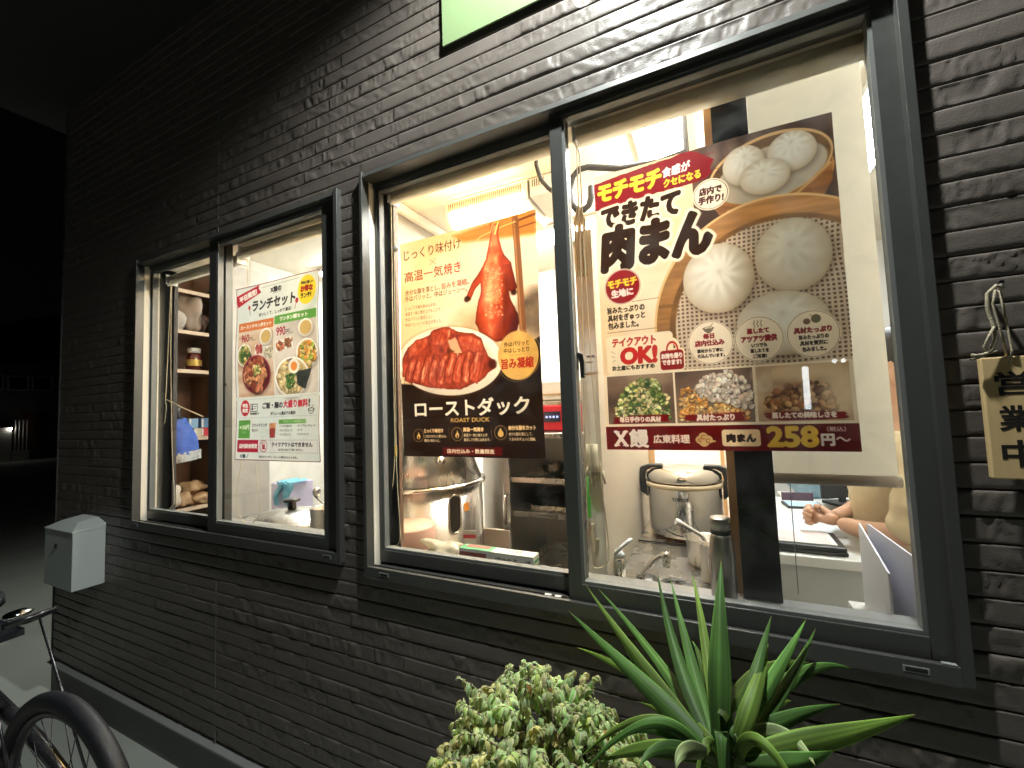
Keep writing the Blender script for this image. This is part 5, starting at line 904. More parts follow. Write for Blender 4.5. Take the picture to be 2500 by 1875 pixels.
MB().lathe([(0.29, 0.15), (0.30, 0.17), (0.30, 0.872)], n=72, cap=True).build('drum', M_STEEL, ov); MB().lathe([(0.300, 0.866), (0.316, 0.868), (0.318, 0.876), (0.316, 0.884), (0.298, 0.886)], n=72, cap=False).build('rim', M_CHROME, ov); MB().lathe([(0.298, 0.885), (0.215, 1.13), (0.15, 1.22), (0.10, 1.25), (0.10, 1.36)], n=72).build('cone', M_STEEL, ov)
for a in (0.6, 2.2, 3.8, 5.4): MB().tube([(0.25 * math.cos(a), 0.25 * math.sin(a), 0.0), (0.25 * math.cos(a), 0.25 * math.sin(a), 0.16)], 0.02, 10).build('leg', M_STEELD, ov)
def stadium(phi, zc, wa, h, r, n=10):
    pts = []
    for s in (1, -1):
        for k in range(n + 1):
            t = (0 if s > 0 else PI) + PI * k / n; pts.append((phi + wa * math.cos(t), zc + s * (h - 0.3 * wa) + 0.3 * wa * math.sin(t)))
    return [(r * math.cos(a), r * math.sin(a), z) for a, z in pts]
st = stadium(-0.40, 0.765, 0.095, 0.080, 0.302); MB().tube(st, 0.0045, 8, closed=True).build('window_rim', M_CHROME, ov); st2 = stadium(-0.40, 0.765, 0.088, 0.074, 0.3015); MB().add(st2, [tuple(range(len(st2)))]).build('window', mat('dark_glass', (0.015, 0.012, 0.01), rough=0.08), ov)
MB().sheet(6, 4, lambda u, v: (0.3012 * math.cos(-0.24 + 0.11 * u), 0.3012 * math.sin(-0.24 + 0.11 * u), 0.765 + 0.035 * v)).build('sticker', mat('orange_sticker', (0.75, 0.30, 0.05), rough=0.5), ov)
MB().lathe([(0.0, 0.0), (0.020, 0.002), (0.018, 0.010), (0.0, 0.012)], n=20).build('dial', M_CHROME, ov, loc=(0.262 * math.cos(-0.55), 0.262 * math.sin(-0.55), 0.99)).rotation_euler = (0, 1.25, -0.55)
o = MB().lathe([(0.098, 0.0), (0.100, 0.004), (0.100, 0.096), (0.096, 0.102), (0.001, 0.103)], (-1.052, 0.262, 0.881), 48).build('chopping_block', M_PINK); tag(o, 'thick round wooden chopping block in front of the roasting oven', 'chopping block')
sp = thing('stock_pot', 'tall plain stainless pot between the roasting oven and the cabinet', 'pot', (-1.075, 1.10, 0.55)); MB().lathe([(0.105, 0), (0.11, 0.01), (0.11, 0.60), (0.114, 0.605), (0.106, 0.612)], n=40).build('body', M_STEELD, sp); MB().lathe([(0.113, 0.613), (0.105, 0.63), (0.001, 0.65)], n=40).build('lid', M_STEEL, sp)
o = MB().box(-1.20, -0.93, 0.93, 1.26, 0.201, 0.549).build('low_stand', M_STEELD, bevel=0.004); tag(o, 'low stainless stand under the tall stock pot', 'stand')
o = MB().box(-1.025, -0.885, 0.776, 0.788, 0.62, 0.835).build('white_board', mat('pinkish_board', (0.76, 0.66, 0.58), rough=0.5), bevel=0.003); tag(o, 'plain pinkish board leaning against the cabinet post', 'board')
cb = thing('stainless_cabinet', 'open stainless cabinet with two trays right of the roasting oven', 'cabinet', (-0.63, 1.05, 0.201))
MB().box(-0.27, 0.27, 0.20, 0.215, 0.0, 1.06).box(-0.27, -0.255, -0.25, 0.199, 0.0, 1.06).box(0.255, 0.27, -0.25, 0.199, 0.0, 1.06).build('body', M_STEELD, cb, bevel=0.002); MB().box(-0.28, 0.28, -0.265, 0.22, 1.061, 1.085).build('top', M_STEEL, cb, bevel=0.003)
MB().box(-0.285, -0.247, -0.268, -0.252, 0.0, 1.06).build('post', M_STEEL, cb, bevel=0.003); MB().tube([(-0.262, -0.27, 0.80), (-0.262, -0.298, 0.795), (-0.262, -0.298, 0.67), (-0.262, -0.27, 0.665)], 0.008, 10).build('handle', M_CHROME, cb)
for z in (0.862, 0.704): MB().box(-0.25, 0.252, -0.235, 0.19, z, z + 0.006).box(-0.25, 0.252, -0.247, -0.236, z - 0.008, z + 0.016).build('shelf', M_STEEL, cb, bevel=0.002)
MB().box(-0.25, 0.252, -0.24, 0.19, 0.43, 0.44).build('shelf', M_STEEL, cb)
def tray(x, y, z, w, d, rx, label):
    t = MB(); t.box(-w / 2, w / 2, -d / 2, d / 2, 0, 0.003)
    for s in (-1, 1): t.box(s * w / 2 - 0.002, s * w / 2 + 0.002, -d / 2, d / 2, 0.003, 0.02); t.box(-w / 2 + 0.002, w / 2 - 0.002, s * d / 2 - 0.002, s * d / 2 + 0.002, 0.003, 0.02)
    o = t.build('tray', M_STEEL, bevel=0.001); o.location = (x, y, z); o.rotation_euler = (rx, 0, 0); return tag(o, label, 'tray', 'metal trays on the cabinet')
tray(-0.62, 1.06, 0.945, 0.42, 0.28, 0.28, 'shallow tray tilted on the lower shelf of the open cabinet'); tray(-0.62, 1.05, 0.642, 0.44, 0.36, 0.0, 'wide flat tray at the bottom of the open cabinet')
def bowl(x, y, z, r, label):
    o = MB().lathe([(r * 0.45, 0), (r * 0.8, r * 0.28), (r, r * 0.62), (r * 1.03, r * 0.63), (r * 0.97, r * 0.60), (r * 0.75, r * 0.26), (0.001, r * 0.05)], (0, 0, 0), 36).build('bowl', M_STEEL); o.location = (x, y, z); return tag(o, label, 'bowl', 'steel bowls in the cabinet')
bowl(-0.52, 0.98, 1.071, 0.11, 'steel bowl on the right of the upper cabinet shelf'); bowl(-0.74, 1.02, 1.071, 0.08, 'smaller steel bowl on the left of the upper cabinet shelf')
rm = thing('red_machine', 'red kitchen machine with a dark display on top of the cabinet', 'machine', (-0.70, 1.05, 1.288)); MB().box(-0.17, 0.21, -0.14, 0.16, 0.0, 0.125).build('body', M_RED, rm, bevel=0.006); MB().box(-0.16, 0.20, -0.135, 0.155, 0.1255, 0.145).build('top_plate', M_STEEL, rm, bevel=0.002)
MB().box(-0.04, 0.045, -0.1425, -0.1402, 0.045, 0.095).build('display', mat('dark_display', (0.02, 0.02, 0.05), rough=0.15), rm); ds = MB()
for k in range(4): ds.box(-0.03 + 0.018 * k, -0.02 + 0.018 * k, -0.1435, -0.1428, 0.064, 0.074)
ds.build('digits', mat('blue_digits', (0.3, 0.35, 0.9), emit=(0.45, 0.5, 1.0), estr=1.5), rm); MB().lathe([(0.022, 0), (0.022, 0.006), (0.012, 0.010)], n=24).build('badge', M_WHITEP, rm, loc=(0.088, -0.140, 0.055)).rotation_euler = (PI / 2, 0, 0)
wm = thing('white_appliance', 'plain white appliance stacked on the red kitchen machine', 'appliance', (-0.66, 1.08, 1.436)); MB().box(-0.20, 0.22, -0.12, 0.14, 0.0, 0.10).build('body', M_WHITEP, wm, bevel=0.006); MB().box(-0.20, 0.22, -0.123, -0.1205, 0.030, 0.036).build('trim', M_WOOD, wm)
wr = thing('wrap_box', 'long green and white cling wrap carton on the window sill', 'carton', (-0.596, 0.118, 0.942)); M_WRAPW = mat('carton_white', (0.78, 0.78, 0.74), rough=0.5)
MB().box(-0.124, 0.122, -0.021, 0.021, 0.0, 0.042).build('carton', M_WRAPW, wr, bevel=0.0015); MB().box(-0.1235, -0.015, -0.0212, 0.0205, 0.0423, 0.0428).build('green_panel', M_GREEN, wr); MB().box(-0.11, -0.03, -0.004, 0.016, 0.0430, 0.0434).build('red_panel', mat('maroon_print', (0.30, 0.06, 0.05), rough=0.5), wr); MB().box(-0.123, -0.030, -0.0219, -0.0214, 0.004, 0.034).build('brown_panel', mat('maroon_print', (0, 0, 0)), wr); MB().box(0.1222, 0.1226, -0.018, 0.018, 0.006, 0.014).box(0.1222, 0.1226, -0.018, 0.018, 0.022, 0.030).build('green_stripe', M_GREEN, wr)
text_mesh('プロのラップ', 'lettering', M_INK, wr, (0.0, 0.031, 0.112, 0.009), lambda u, w: (u, -0.0217, w), bold=0.01); text_mesh('100', 'lettering', mat('red_print', (0.6, 0.08, 0.08), rough=0.5), wr, (0.035, 0.012, 0.075, -0.006), lambda u, w: (u, w - 0.002, 0.0425), bold=0.01)
o = MB().blob((0, 0, 0), (0.085, 0.045, 0.022), 9, 0.22, 22, 14).build('plastic_bag', thin_mat('clear_bag', (0.85, 0.80, 0.66), tr=0.5, rough=0.15, spec=0.8, bump=0.6, scale=40)); o.location = (-0.80, 0.155, 0.955); o.rotation_euler = (0, 0.08, 0.1); tag(o, 'crumpled clear plastic bag of pale food beside the wrap carton', 'bag')
cd = thing('price_card', 'small white card with red stripes standing behind the wrap carton', 'card', (-0.735, 0.185, 0.881)); MB().box(-0.022, 0.022, -0.001, 0.001, 0.0, 0.13, rz=0.3).build('card', M_PAPERW, cd)
for z in (0.075, 0.105): MB().box(-0.021, 0.021, -0.0022, -0.0013, z, z + 0.012, rz=0.3).build('stripe', M_RED, cd)

# ------------------------------------------------------------------ behind the bun poster: sink counter
M_CREAMP = mat('cream_plastic', (0.72, 0.62, 0.44), rough=0.5)
sk = thing('sink_counter', 'stainless sink counter running back from the right half of the big window', 'counter', (-0.125, 0.65, 0.201)); MB().box(-0.165, 0.163, -0.49, 0.50, 0.64, 0.669).build('top', M_STEEL, sk, bevel=0.004); MB().box(-0.16, 0.16, -0.46, 0.48, 0.0, 0.639).build('base', M_STEELD, sk); MB().box(-0.160, 0.05, 0.05, 0.053, 0.6695, 0.674).build('seam', M_BLACK, sk)
fc_ = thing('faucet', 'chrome single lever faucet with a white loop lever at the sink', 'faucet', (-0.283, 0.31, 0.870)); MB().box(-0.045, 0.075, -0.022, 0.022, 0.001, 0.014).build('base_plate', M_CHROME, fc_, bevel=0.006); MB().lathe([(0.021, 0.014), (0.020, 0.045), (0.021, 0.062), (0.016, 0.070)], n=24).build('body', M_CHROME, fc_)
MB().tube([(0.055, 0, 0.012), (0.075, -0.004, 0.035), (0.105, -0.008, 0.072), (0.122, -0.01, 0.085), (0.138, -0.012, 0.088)], 0.0085, 12).tube([(0.128, -0.011, 0.088), (0.152, -0.013, 0.092)], 0.0125, 14).tube([(0.141, -0.012, 0.088), (0.140, -0.012, 0.060)], 0.0100, 14).build('spout', M_CHROME, fc_)
lv = MB(); lv.blob((-0.004, 0, 0.074), (0.026, 0.020, 0.014), 4, 0.02, 18, 10); lv.tube([(-0.012, -0.014, 0.076), (0.012, -0.014, 0.100), (0.032, -0.011, 0.118), (0.042, 0, 0.124), (0.032, 0.011, 0.118), (0.012, 0.014, 0.100), (-0.012, 0.014, 0.076)], 0.0052, 10); lv.build('lever', mat('white_lever', (0.75, 0.80, 0.86), rough=0.2), fc_)
o = MB().lathe([(0.034, 0), (0.036, 0.006), (0.024, 0.012), (0.006, 0.014)], (-0.207, 0.335, 0.8705), 8, smooth=False).build('sink_plug', mat('black_rubber_plug', (0.02, 0.02, 0.02), rough=0.35)); tag(o, 'black faceted rubber plug lying by the faucet', 'plug')
dr = thing('drain_cover', 'round grey drain cover with radial slots', 'drain', (-0.128, 0.315, 0.8702)); MB().lathe([(0.042, 0), (0.042, 0.008), (0.036, 0.012), (0.002, 0.010)], n=32).build('disc', mat('grey_rubber', (0.13, 0.13, 0.13), rough=0.5), dr); rb = MB()
for k in range(12): a = 2 * PI * k / 12; rb.tube([(0.006 * math.cos(a), 0.006 * math.sin(a), 0.0125), (0.033 * math.cos(a), 0.033 * math.sin(a), 0.0125)], 0.0012, 5)
rb.build('slots', M_BLACK, dr)
rj = thing('rice_jar', 'polished stainless rice jar with black handles and a cream band', 'rice jar', (-0.120, 0.86, 0.8702)); MB().lathe([(0.120, 0.0), (0.128, 0.012), (0.130, 0.014)], n=64).build('base_ring', mat('copper_base', (0.72, 0.42, 0.24), rough=0.25, metal=1.0), rj)
MB().lathe([(0.131, 0.012), (0.138, 0.030), (0.140, 0.050), (0.140, 0.195)], n=72, cap=False).build('body', M_CHROME, rj); MB().lathe([(0.1405, 0.195), (0.146, 0.197), (0.146, 0.213), (0.1405, 0.215)], n=72, cap=False).build('band', M_CREAMP, rj); MB().lathe([(0.140, 0.216), (0.144, 0.232), (0.141, 0.247), (0.120, 0.262), (0.070, 0.270), (0.001, 0.272)], n=72).build('lid', M_CHROME, rj)
for s in (-1, 1):
    h = MB(); h.prism([(0.075, 0.268), (0.080, 0.280), (0.135, 0.278), (0.168, 0.266), (0.172, 0.215), (0.168, 0.165), (0.143, 0.145), (0.144, 0.19), (0.149, 0.225), (0.143, 0.252), (0.120, 0.266)], 'y', -0.022, 0.022); h.v = [(s * x, y, z) for x, y, z in h.v]; h.build('handle', M_BLACK, rj, bevel=0.004)
text_mesh('TENPOS', 'lettering', M_INK, rj, (-0.030, 0.168, 0.028, 0.156), lambda u, w: (0.1405 * math.sin(u / 0.14 - 0.05), -0.1405 * math.cos(u / 0.14 - 0.05), w), bold=0.01)
pt = thing('small_pot', 'small steel pot with a white ladle beside the rice jar', 'pot', (-0.045, 0.53, 0.8702)); MB().lathe([(0.050, 0), (0.055, 0.006), (0.058, 0.082), (0.064, 0.086), (0.056, 0.084), (0.052, 0.008), (0.001, 0.006)], n=40).build('body', M_STEEL, pt)
o = MB().tube([(-0.085, -0.015, 0.135), (-0.06, -0.010, 0.125), (-0.01, 0.0, 0.092), (0.02, 0.005, 0.04)], [0.012, 0.006, 0.006, 0.009], 10).build('ladle', M_WHITEP, None); o.location = (-0.045, 0.53, 0.8702); tag(o, 'white plastic ladle resting in the small steel pot', 'ladle')
o = MB().lathe([(0.024, 0), (0.026, 0.004), (0.026, 0.105), (0.029, 0.108), (0.024, 0.106), (0.022, 0.006), (0.001, 0.005)], (-0.030, 0.395, 0.8702), 30).build('steel_beaker', M_STEEL); tag(o, 'narrow steel beaker just behind the flask', 'beaker')
fl = thing('vacuum_flask', 'brushed steel flask with a black neck band on the window sill', 'flask', (0.003, 0.108, 0.9415)); MB().lathe([(0.0255, 0), (0.0275, 0.004), (0.0275, 0.105), (0.0262, 0.125), (0.0225, 0.143), (0.0215, 0.150)], n=48).build('body', mat('brushed_steel', (0.42, 0.40, 0.37), rough=0.32, metal=1.0, var=0.1, scale=60, stretch=(1, 1, 0.03)), fl); MB().lathe([(0.0222, 0.1505), (0.0222, 0.160)], n=48).build('band', M_BLACK, fl); MB().lathe([(0.0226, 0.1605), (0.0226, 0.184), (0.0205, 0.1875), (0.001, 0.1865)], n=48).build('cap', mat('brushed_steel', (0, 0, 0)), fl)
# hung on the splash wall
M_RUBBER = mat('cream_rubber', (0.70, 0.64, 0.46), rough=0.6, var=0.06)
gl = MB()
for dx in (0.0, 0.012):
    x0 = -0.333 + dx; y0 = 0.186 - dx * 0.5
    gl.tube([(x0 + 0.012, y0, 1.292), (x0 + 0.013, y0, 1.262), (x0 + 0.016, y0, 1.235), (x0 + 0.020, y0, 1.215)], [0.012, 0.0125, 0.0135, 0.0145], 12)
    for k in range(4): gl.tube([(x0 + 0.010 + 0.0075 * k, y0, 1.218), (x0 + 0.010 + 0.0095 * k, y0 - 0.002, 1.195), (x0 + 0.009 + 0.0105 * k, y0 - 0.001, 1.172 + 0.006 * abs(k - 1.3))], [0.0045, 0.0042, 0.0030], 8)
    gl.tube([(x0 + 0.008, y0, 1.235), (x0 + 0.001, y0 - 0.003, 1.215), (x0 - 0.001, y0 - 0.004, 1.198)], [0.005, 0.0045, 0.003], 8)
tag(gl.build('rubber_gloves', M_RUBBER), 'pair of cream rubber gloves hanging fingers down by the bead chain', 'gloves')
o = MB().box(-0.337, -0.325, 0.176, 0.180, 1.085, 1.145).tube([(-0.331, 0.178, 1.145), (-0.331, 0.178, 1.20)], 0.003, 8).build('spatula', mat('lime_plastic', (0.10, 0.55, 0.06), rough=0.35), bevel=0.002); tag(o, 'lime green spatula hanging below the rubber gloves', 'spatula')
o = MB().box(-0.331, -0.322, 0.188, 0.199, 0.985, 1.065).box(-0.320, -0.310, 0.184, 0.199, 1.015, 1.025).build('wall_bracket', M_CREAMP, bevel=0.002); tag(o, 'cream plastic rail bracket low on the splash wall', 'bracket')
sb = MB(); q = random.Random(2)
for k in range(16):
    x = -0.338 + 0.0023 * k; sb.tube(spline([(-0.322, 0.185, 2.0), (x, 0.187, 1.95)] + [(x + q.uniform(-0.003, 0.003), 0.187 + q.uniform(-0.006, 0.004), 1.95 - 0.033 * j) for j in range(1, 6)], 3), 0.0019, 5)
tag(sb.build('string_bundle', thin_mat('raw_string', (0.82, 0.75, 0.60), tr=0.5, rough=0.9)), 'bundle of raw string hanging left of the bun poster', 'string')
nt_ = thing('wall_notice', 'white printed sheet on the splash wall behind the bead chain', 'notice', (-0.318, 0.197, 1.50)); MB().box(-0.026, 0.024, 0.0, 0.001, 0.0, 0.26).build('sheet', M_PAPERW, nt_); MB().box(-0.004, 0.020, -0.0012, -0.0003, 0.045, 0.050).box(-0.004, 0.014, -0.0012, -0.0003, 0.030, 0.032).build('print', M_BEAD, nt_)
wl = thing('wooden_spoons', 'two long wooden spoons hanging on the pale trim left of the black post', 'spoons', (0.036, 0.30, 1.0))
for dx, dy in ((0, 0), (-0.004, 0.022)): MB().tube([(dx, dy, 0.14), (dx, dy, 0.02)], 0.0028, 8).blob((dx, dy, 0.0), (0.005, 0.012, 0.022), 3, 0.03).build('spoon', mat('spoon_wood', (0.55, 0.28, 0.10), rough=0.45), wl)

# ------------------------------------------------------------------ office side
M_TABLE = mat('white_table', (0.78, 0.77, 0.73), rough=0.35, var=0.03); M_TFRONT = mat('grey_front_panel', (0.50, 0.51, 0.48), rough=0.6, var=0.04)
tb = thing('office_table', 'white table with a grey front panel right of the black post', 'table', (0.30, 0.96, 0.201)); MB().box(-0.17, 0.15, -0.34, 0.60, 0.665, 0.698).build('top', M_TABLE, tb, bevel=0.004); MB().box(-0.165, 0.145, -0.315, -0.30, 0.0, 0.664).build('front_panel', M_TFRONT, tb)
for x in (-0.16, 0.11): MB().box(x, x + 0.03, 0.55, 0.58, 0.0, 0.664).build('leg', M_STEELD, tb)
M_FOLD = mat('black_folder', (0.015, 0.015, 0.016), rough=0.4); M_SHEET = mat('white_page', (0.80, 0.78, 0.75), rough=0.5)
for k, (z, rz, lab) in enumerate(((0.8995, 0.03, 'lower of the two thick black menu folders on the white table'), (0.9145, -0.02, 'upper of the two black menu folders, open on white pages'))):
    f = thing('menu_folder', lab, 'menu', (0.255, 0.735, z), rz, 'black menu folders'); MB().box(-0.105, 0.105, -0.09, 0.09, 0.0, 0.013).build('cover', M_FOLD, f, bevel=0.004)
    if k: MB().box(-0.096, 0.085, -0.070, 0.088, 0.0133, 0.0155).build('page', M_SHEET, f); MB().sheet(8, 5, lambda u, v: (-0.09 + 0.16 * u, -0.06 + 0.13 * v, 0.0158 + 0.0004 * math.sin(u * 9))).build('print', mat('pale_pink_print', (0.74, 0.62, 0.60), rough=0.6, var=0.25, scale=40), f)
o = MB().box(0.14, 0.40, 0.86, 1.14, 0.8995, 0.9035, rz=0.08).build('placemat', mat('pale_blue_sheet', (0.70, 0.76, 0.82), rough=0.4)); tag(o, 'large pale sheet spread on the table beyond the menus', 'sheet')
tbt = thing('tablet', 'dark framed tablet lying on the far end of the white table', 'tablet', (0.36, 1.36, 0.900), 0.1); MB().box(-0.075, 0.075, -0.06, 0.06, 0.0, 0.010).build('case', M_FOLD, tbt, bevel=0.003); MB().box(-0.066, 0.066, -0.052, 0.052, 0.0105, 0.0112).build('screen', mat('pale_screen', (0.4, 0.55, 0.65), rough=0.1, emit=(0.5, 0.7, 0.85), estr=0.6), tbt); MB().box(-0.07, 0.06, 0.062, 0.068, 0.012, 0.05).build('stand', mat('dark_plum', (0.10, 0.05, 0.07), rough=0.4), tbt)
lp = thing('monitor', 'black screen turned away behind the seated person', 'monitor', (0.53, 1.45, 0.900), 0.5); MB().box(-0.10, 0.10, -0.008, 0.008, 0.03, 0.20).build('panel', M_FOLD, lp, bevel=0.004); MB().box(-0.06, 0.06, -0.05, 0.05, 0.0, 0.012).box(-0.012, 0.012, -0.008, 0.008, 0.012, 0.035).build('foot', M_BLACK, lp)
o = MB().blob((0.43, 1.58, 0.98), (0.10, 0.05, 0.085), 5, 0.14, 18, 10).build('plastic_parcel', mat('blue_white_film', (0.35, 0.52, 0.70), rough=0.25, var=0.6, scale=14)); tag(o, 'blue and white plastic parcel behind the tablet', 'parcel')
o = MB().box(0.30, 0.66, 1.44, 1.72, 0.201, 0.898).build('side_cabinet', M_TABLE, bevel=0.004); tag(o, 'white cabinet at the back carrying the parcel and monitor', 'cabinet')
lc = thing('low_cabinet', 'low white cabinet under the magazine files at the right end of the window', 'cabinet', (0.42, 0.29, 0.201)); MB().box(-0.12, 0.12, -0.13, 0.13, 0.0, 0.655).build('body', M_TABLE, lc, bevel=0.003); MB().box(-0.122, -0.1205, -0.12, 0.12, 0.02, 0.64).build('door', M_TFRONT, lc)
M_FILE = mat('lavender_white_file', (0.70, 0.70, 0.78), rough=0.4, var=0.03)
def divider(label, x0, y0, x1, y1, h0, h1):
    t = thing('file_divider', label, 'divider', (x0, y0, 0.8562), math.atan2(x0 - x1, y1 - y0), 'white file dividers'); L = math.hypot(x1 - x0, y1 - y0)
    MB().prism([(0, 0), (0, h0), (0.004, h0 + 0.002), (L - 0.004, h1), (L, h1 - 0.003), (L, 0)], 'x', -0.0022, 0.0022).build('panel', M_FILE, t, bevel=0.0008); MB().box(-0.0021, 0.030, 0.0, L, 0.0, 0.003).build('foot', M_FILE, t)
divider('narrow white file divider nearer the black post, sloping down to the glass', 0.329, 0.19, 0.334, 0.40, 0.156, 0.212)
divider('wider white file divider at the right edge of the window', 0.378, 0.185, 0.352, 0.40, 0.192, 0.212)

# seated person in a beige shirt
def skin_mesh(name, nodes, edges, m, parent, sub=2):
    me = bpy.data.meshes.new(name); me.from_pydata([n[0] for n in nodes], edges, []); ob = bpy.data.objects.new(name, me); COL.objects.link(ob)
    ob.modifiers.new('s', 'SKIN'); sv = me.skin_vertices[0].data
    for v, n in zip(sv, nodes): v.radius = n[1] if isinstance(n[1], tuple) else (n[1], n[1])
    sv[0].use_root = True; s = ob.modifiers.new('d', 'SUBSURF'); s.levels = sub; s.render_levels = sub
    r = bpy.data.meshes.new_from_object(ob.evaluated_get(bpy.context.evaluated_depsgraph_get())); bpy.data.objects.remove(ob); bpy.data.meshes.remove(me)
    r.polygons.foreach_set('use_smooth', [True] * len(r.polygons)); r.materials.clear(); r.materials.append(m); r.name = name
    return link(bpy.data.objects.new(name, r), parent)
M_SKIN = mat('skin', (0.58, 0.33, 0.21), rough=0.5, var=0.1, scale=30); M_SHIRT = mat('beige_shirt', (0.56, 0.44, 0.27), rough=0.85, var=0.08, scale=60, bump=0.3, bscale=24); M_TROU = mat('dark_trousers', (0.04, 0.04, 0.05), rough=0.8); M_HAIR = mat('black_hair', (0.02, 0.016, 0.014), rough=0.5)
PX = thing('person', 'person in a beige shirt sitting at the white table with clasped hands', 'person', (0, 0, 0))
N = [((0.60, 0.86, 0.70), (0.13, 0.15)), ((0.585, 0.86, 0.88), (0.12, 0.14)), ((0.575, 0.86, 1.05), (0.115, 0.155)), ((0.575, 0.86, 1.20), (0.10, 0.15)), ((0.57, 0.86, 1.29), (0.06, 0.06)), ((0.56, 0.86, 1.36), 0.05), ((0.545, 0.86, 1.45), (0.078, 0.07)), ((0.55, 0.86, 1.53), (0.085, 0.072)), ((0.555, 0.86, 1.585), (0.05, 0.045)),
     ((0.575, 0.70, 1.22), 0.058), ((0.545, 0.635, 1.12), 0.047), ((0.505, 0.62, 0.985), 0.040), ((0.44, 0.72, 0.965), 0.034), ((0.375, 0.815, 0.965), 0.025),
     ((0.575, 1.02, 1.22), 0.058), ((0.55, 1.08, 1.12), 0.047), ((0.52, 1.07, 0.985), 0.040), ((0.44, 0.97, 0.965), 0.034), ((0.375, 0.87, 0.970), 0.025),
     ((0.50, 0.77, 0.69), 0.085), ((0.36, 0.775, 0.695), 0.065), ((0.20, 0.78, 0.68), 0.055), ((0.20, 0.78, 0.45), 0.048), ((0.20, 0.78, 0.25), 0.036), ((0.12, 0.78, 0.225), 0.03),
     ((0.50, 0.95, 0.69), 0.085), ((0.36, 0.945, 0.695), 0.065), ((0.20, 0.94, 0.68), 0.055), ((0.20, 0.94, 0.45), 0.048), ((0.20, 0.94, 0.25), 0.036), ((0.12, 0.94, 0.225), 0.03)]
Eg = [(0, 1), (1, 2), (2, 3), (3, 4), (4, 5), (5, 6), (6, 7), (7, 8), (3, 9), (9, 10), (10, 11), (11, 12), (12, 13), (3, 14), (14, 15), (15, 16), (16, 17), (17, 18), (0, 19), (19, 20), (20, 21), (21, 22), (22, 23), (23, 24), (0, 25), (25, 26), (26, 27), (27, 28), (28, 29), (29, 30)]
body = skin_mesh('body', N, Eg, M_SKIN, PX)
def hand(W, d, lab, curl):
    """palm with five fingers that close over the other hand"""
    W = Vector(W); d = Vector(d).normalized(); up = Vector((0, 0, 1)); s = d.cross(up).normalized(); pts = [(W, 0.020), (W + d * 0.035, (0.026, 0.017)), (W + d * 0.072, (0.032, 0.015))]; ed = [(0, 1), (1, 2)]; root = W + d * 0.075
    for k in range(4):
        o_ = (k - 1.5) * 0.0165; L = (0.030, 0.034, 0.031, 0.024)[k]; p = root + up * o_ * 0.9; i = len(pts)
        c1 = p + d * L * 0.8 + s * curl * 0.006; c2 = c1 + d * L * 0.45 + s * curl * 0.020; c3 = c2 - d * L * 0.25 + s * curl * 0.024
        pts += [(p, 0.0092), (c1, 0.0086), (c2, 0.0080), (c3, 0.0066)]; ed += [(2, i), (i, i + 1), (i + 1, i + 2), (i + 2, i + 3)]
    i = len(pts); t0 = W + d * 0.030 + up * 0.020; t1 = t0 + d * 0.028 + up * 0.014 + s * curl * 0.008; t2 = t1 + d * 0.022 + s * curl * 0.014; pts += [(t0, 0.012), (t1, 0.0102), (t2, 0.0078)]; ed += [(1, i), (i, i + 1), (i + 1, i + 2)]
    return skin_mesh('hand', pts, ed, M_SKIN, PX, 2)
hand((0.380, 0.812, 0.966), (-0.80, 0.42, 0.12), 'l', 1.0); hand((0.380, 0.872, 0.970), (-0.85, -0.30, 0.10), 'r', -1.0)
S_ = [((0.60, 0.86, 0.72), (0.145, 0.165)), ((0.585, 0.86, 0.88), (0.136, 0.155)), ((0.575, 0.86, 1.05), (0.13, 0.168)), ((0.575, 0.86, 1.20), (0.115, 0.165)), ((0.572, 0.86, 1.285), (0.070, 0.072)), ((0.575, 0.70, 1.22), 0.076), ((0.545, 0.635, 1.12), 0.068), ((0.512, 0.618, 1.01), 0.064), ((0.495, 0.640, 0.972), 0.058), ((0.575, 1.02, 1.22), 0.076), ((0.55, 1.08, 1.12), 0.068), ((0.528, 1.075, 1.01), 0.064), ((0.505, 1.05, 0.975), 0.056)]
sh_ = skin_mesh('shirt', S_, [(0, 1), (1, 2), (2, 3), (3, 4), (3, 5), (5, 6), (6, 7), (7, 8), (3, 9), (9, 10), (10, 11), (11, 12)], M_SHIRT, PX, 3)
for v in sh_.data.vertices:
    c = v.co; w = 0.006 * math.sin(c.z * 75 + c.x * 30 + 3 * math.sin(c.y * 24)) * math.sin(c.y * 31 + c.z * 22 + 1); v.co = c + v.normal * w
T_ = [((0.60, 0.86, 0.69), (0.14, 0.16))] + [(n[0], n[1] + 0.014) for n in N[19:24]] + [(n[0], n[1] + 0.014) for n in N[25:30]]
skin_mesh('trousers', T_, [(0, 1), (1, 2), (2, 3), (3, 4), (4, 5), (0, 6), (6, 7), (7, 8), (8, 9), (9, 10)], M_TROU, PX)
hr = MB().blob((0.575, 0.86, 1.545), (0.098, 0.086, 0.095), 2, 0.05, 24, 14); hr.build('hair', M_HAIR, PX)
MB().blob((0.462, 0.86, 1.455), (0.017, 0.011, 0.018), 1, 0.02).build('nose', M_SKIN, PX); MB().blob((0.472, 0.86, 1.405), (0.008, 0.022, 0.006), 1, 0.02).build('mouth', mat('lips', (0.42, 0.16, 0.13), rough=0.4), PX)
for s in (-1, 1): MB().blob((0.475, 0.86 + 0.030 * s, 1.478), (0.008, 0.012, 0.007), 1, 0.0).build('eye', M_BLACK, PX); MB().blob((0.555, 0.86 + 0.076 * s, 1.468), (0.018, 0.010, 0.030), 2, 0.05).build('ear', M_SKIN, PX)
ch = thing('office_chair', 'plain dark chair under the seated person', 'chair', (0.60, 0.86, 0.201)); MB().box(-0.2, 0.2, -0.2, 0.2, 0.33, 0.36).build('seat', M_BLACK, ch, bevel=0.01); MB().box(0.20, 0.225, -0.19, 0.19, 0.40, 0.78).build('backrest', M_BLACK, ch, bevel=0.01)
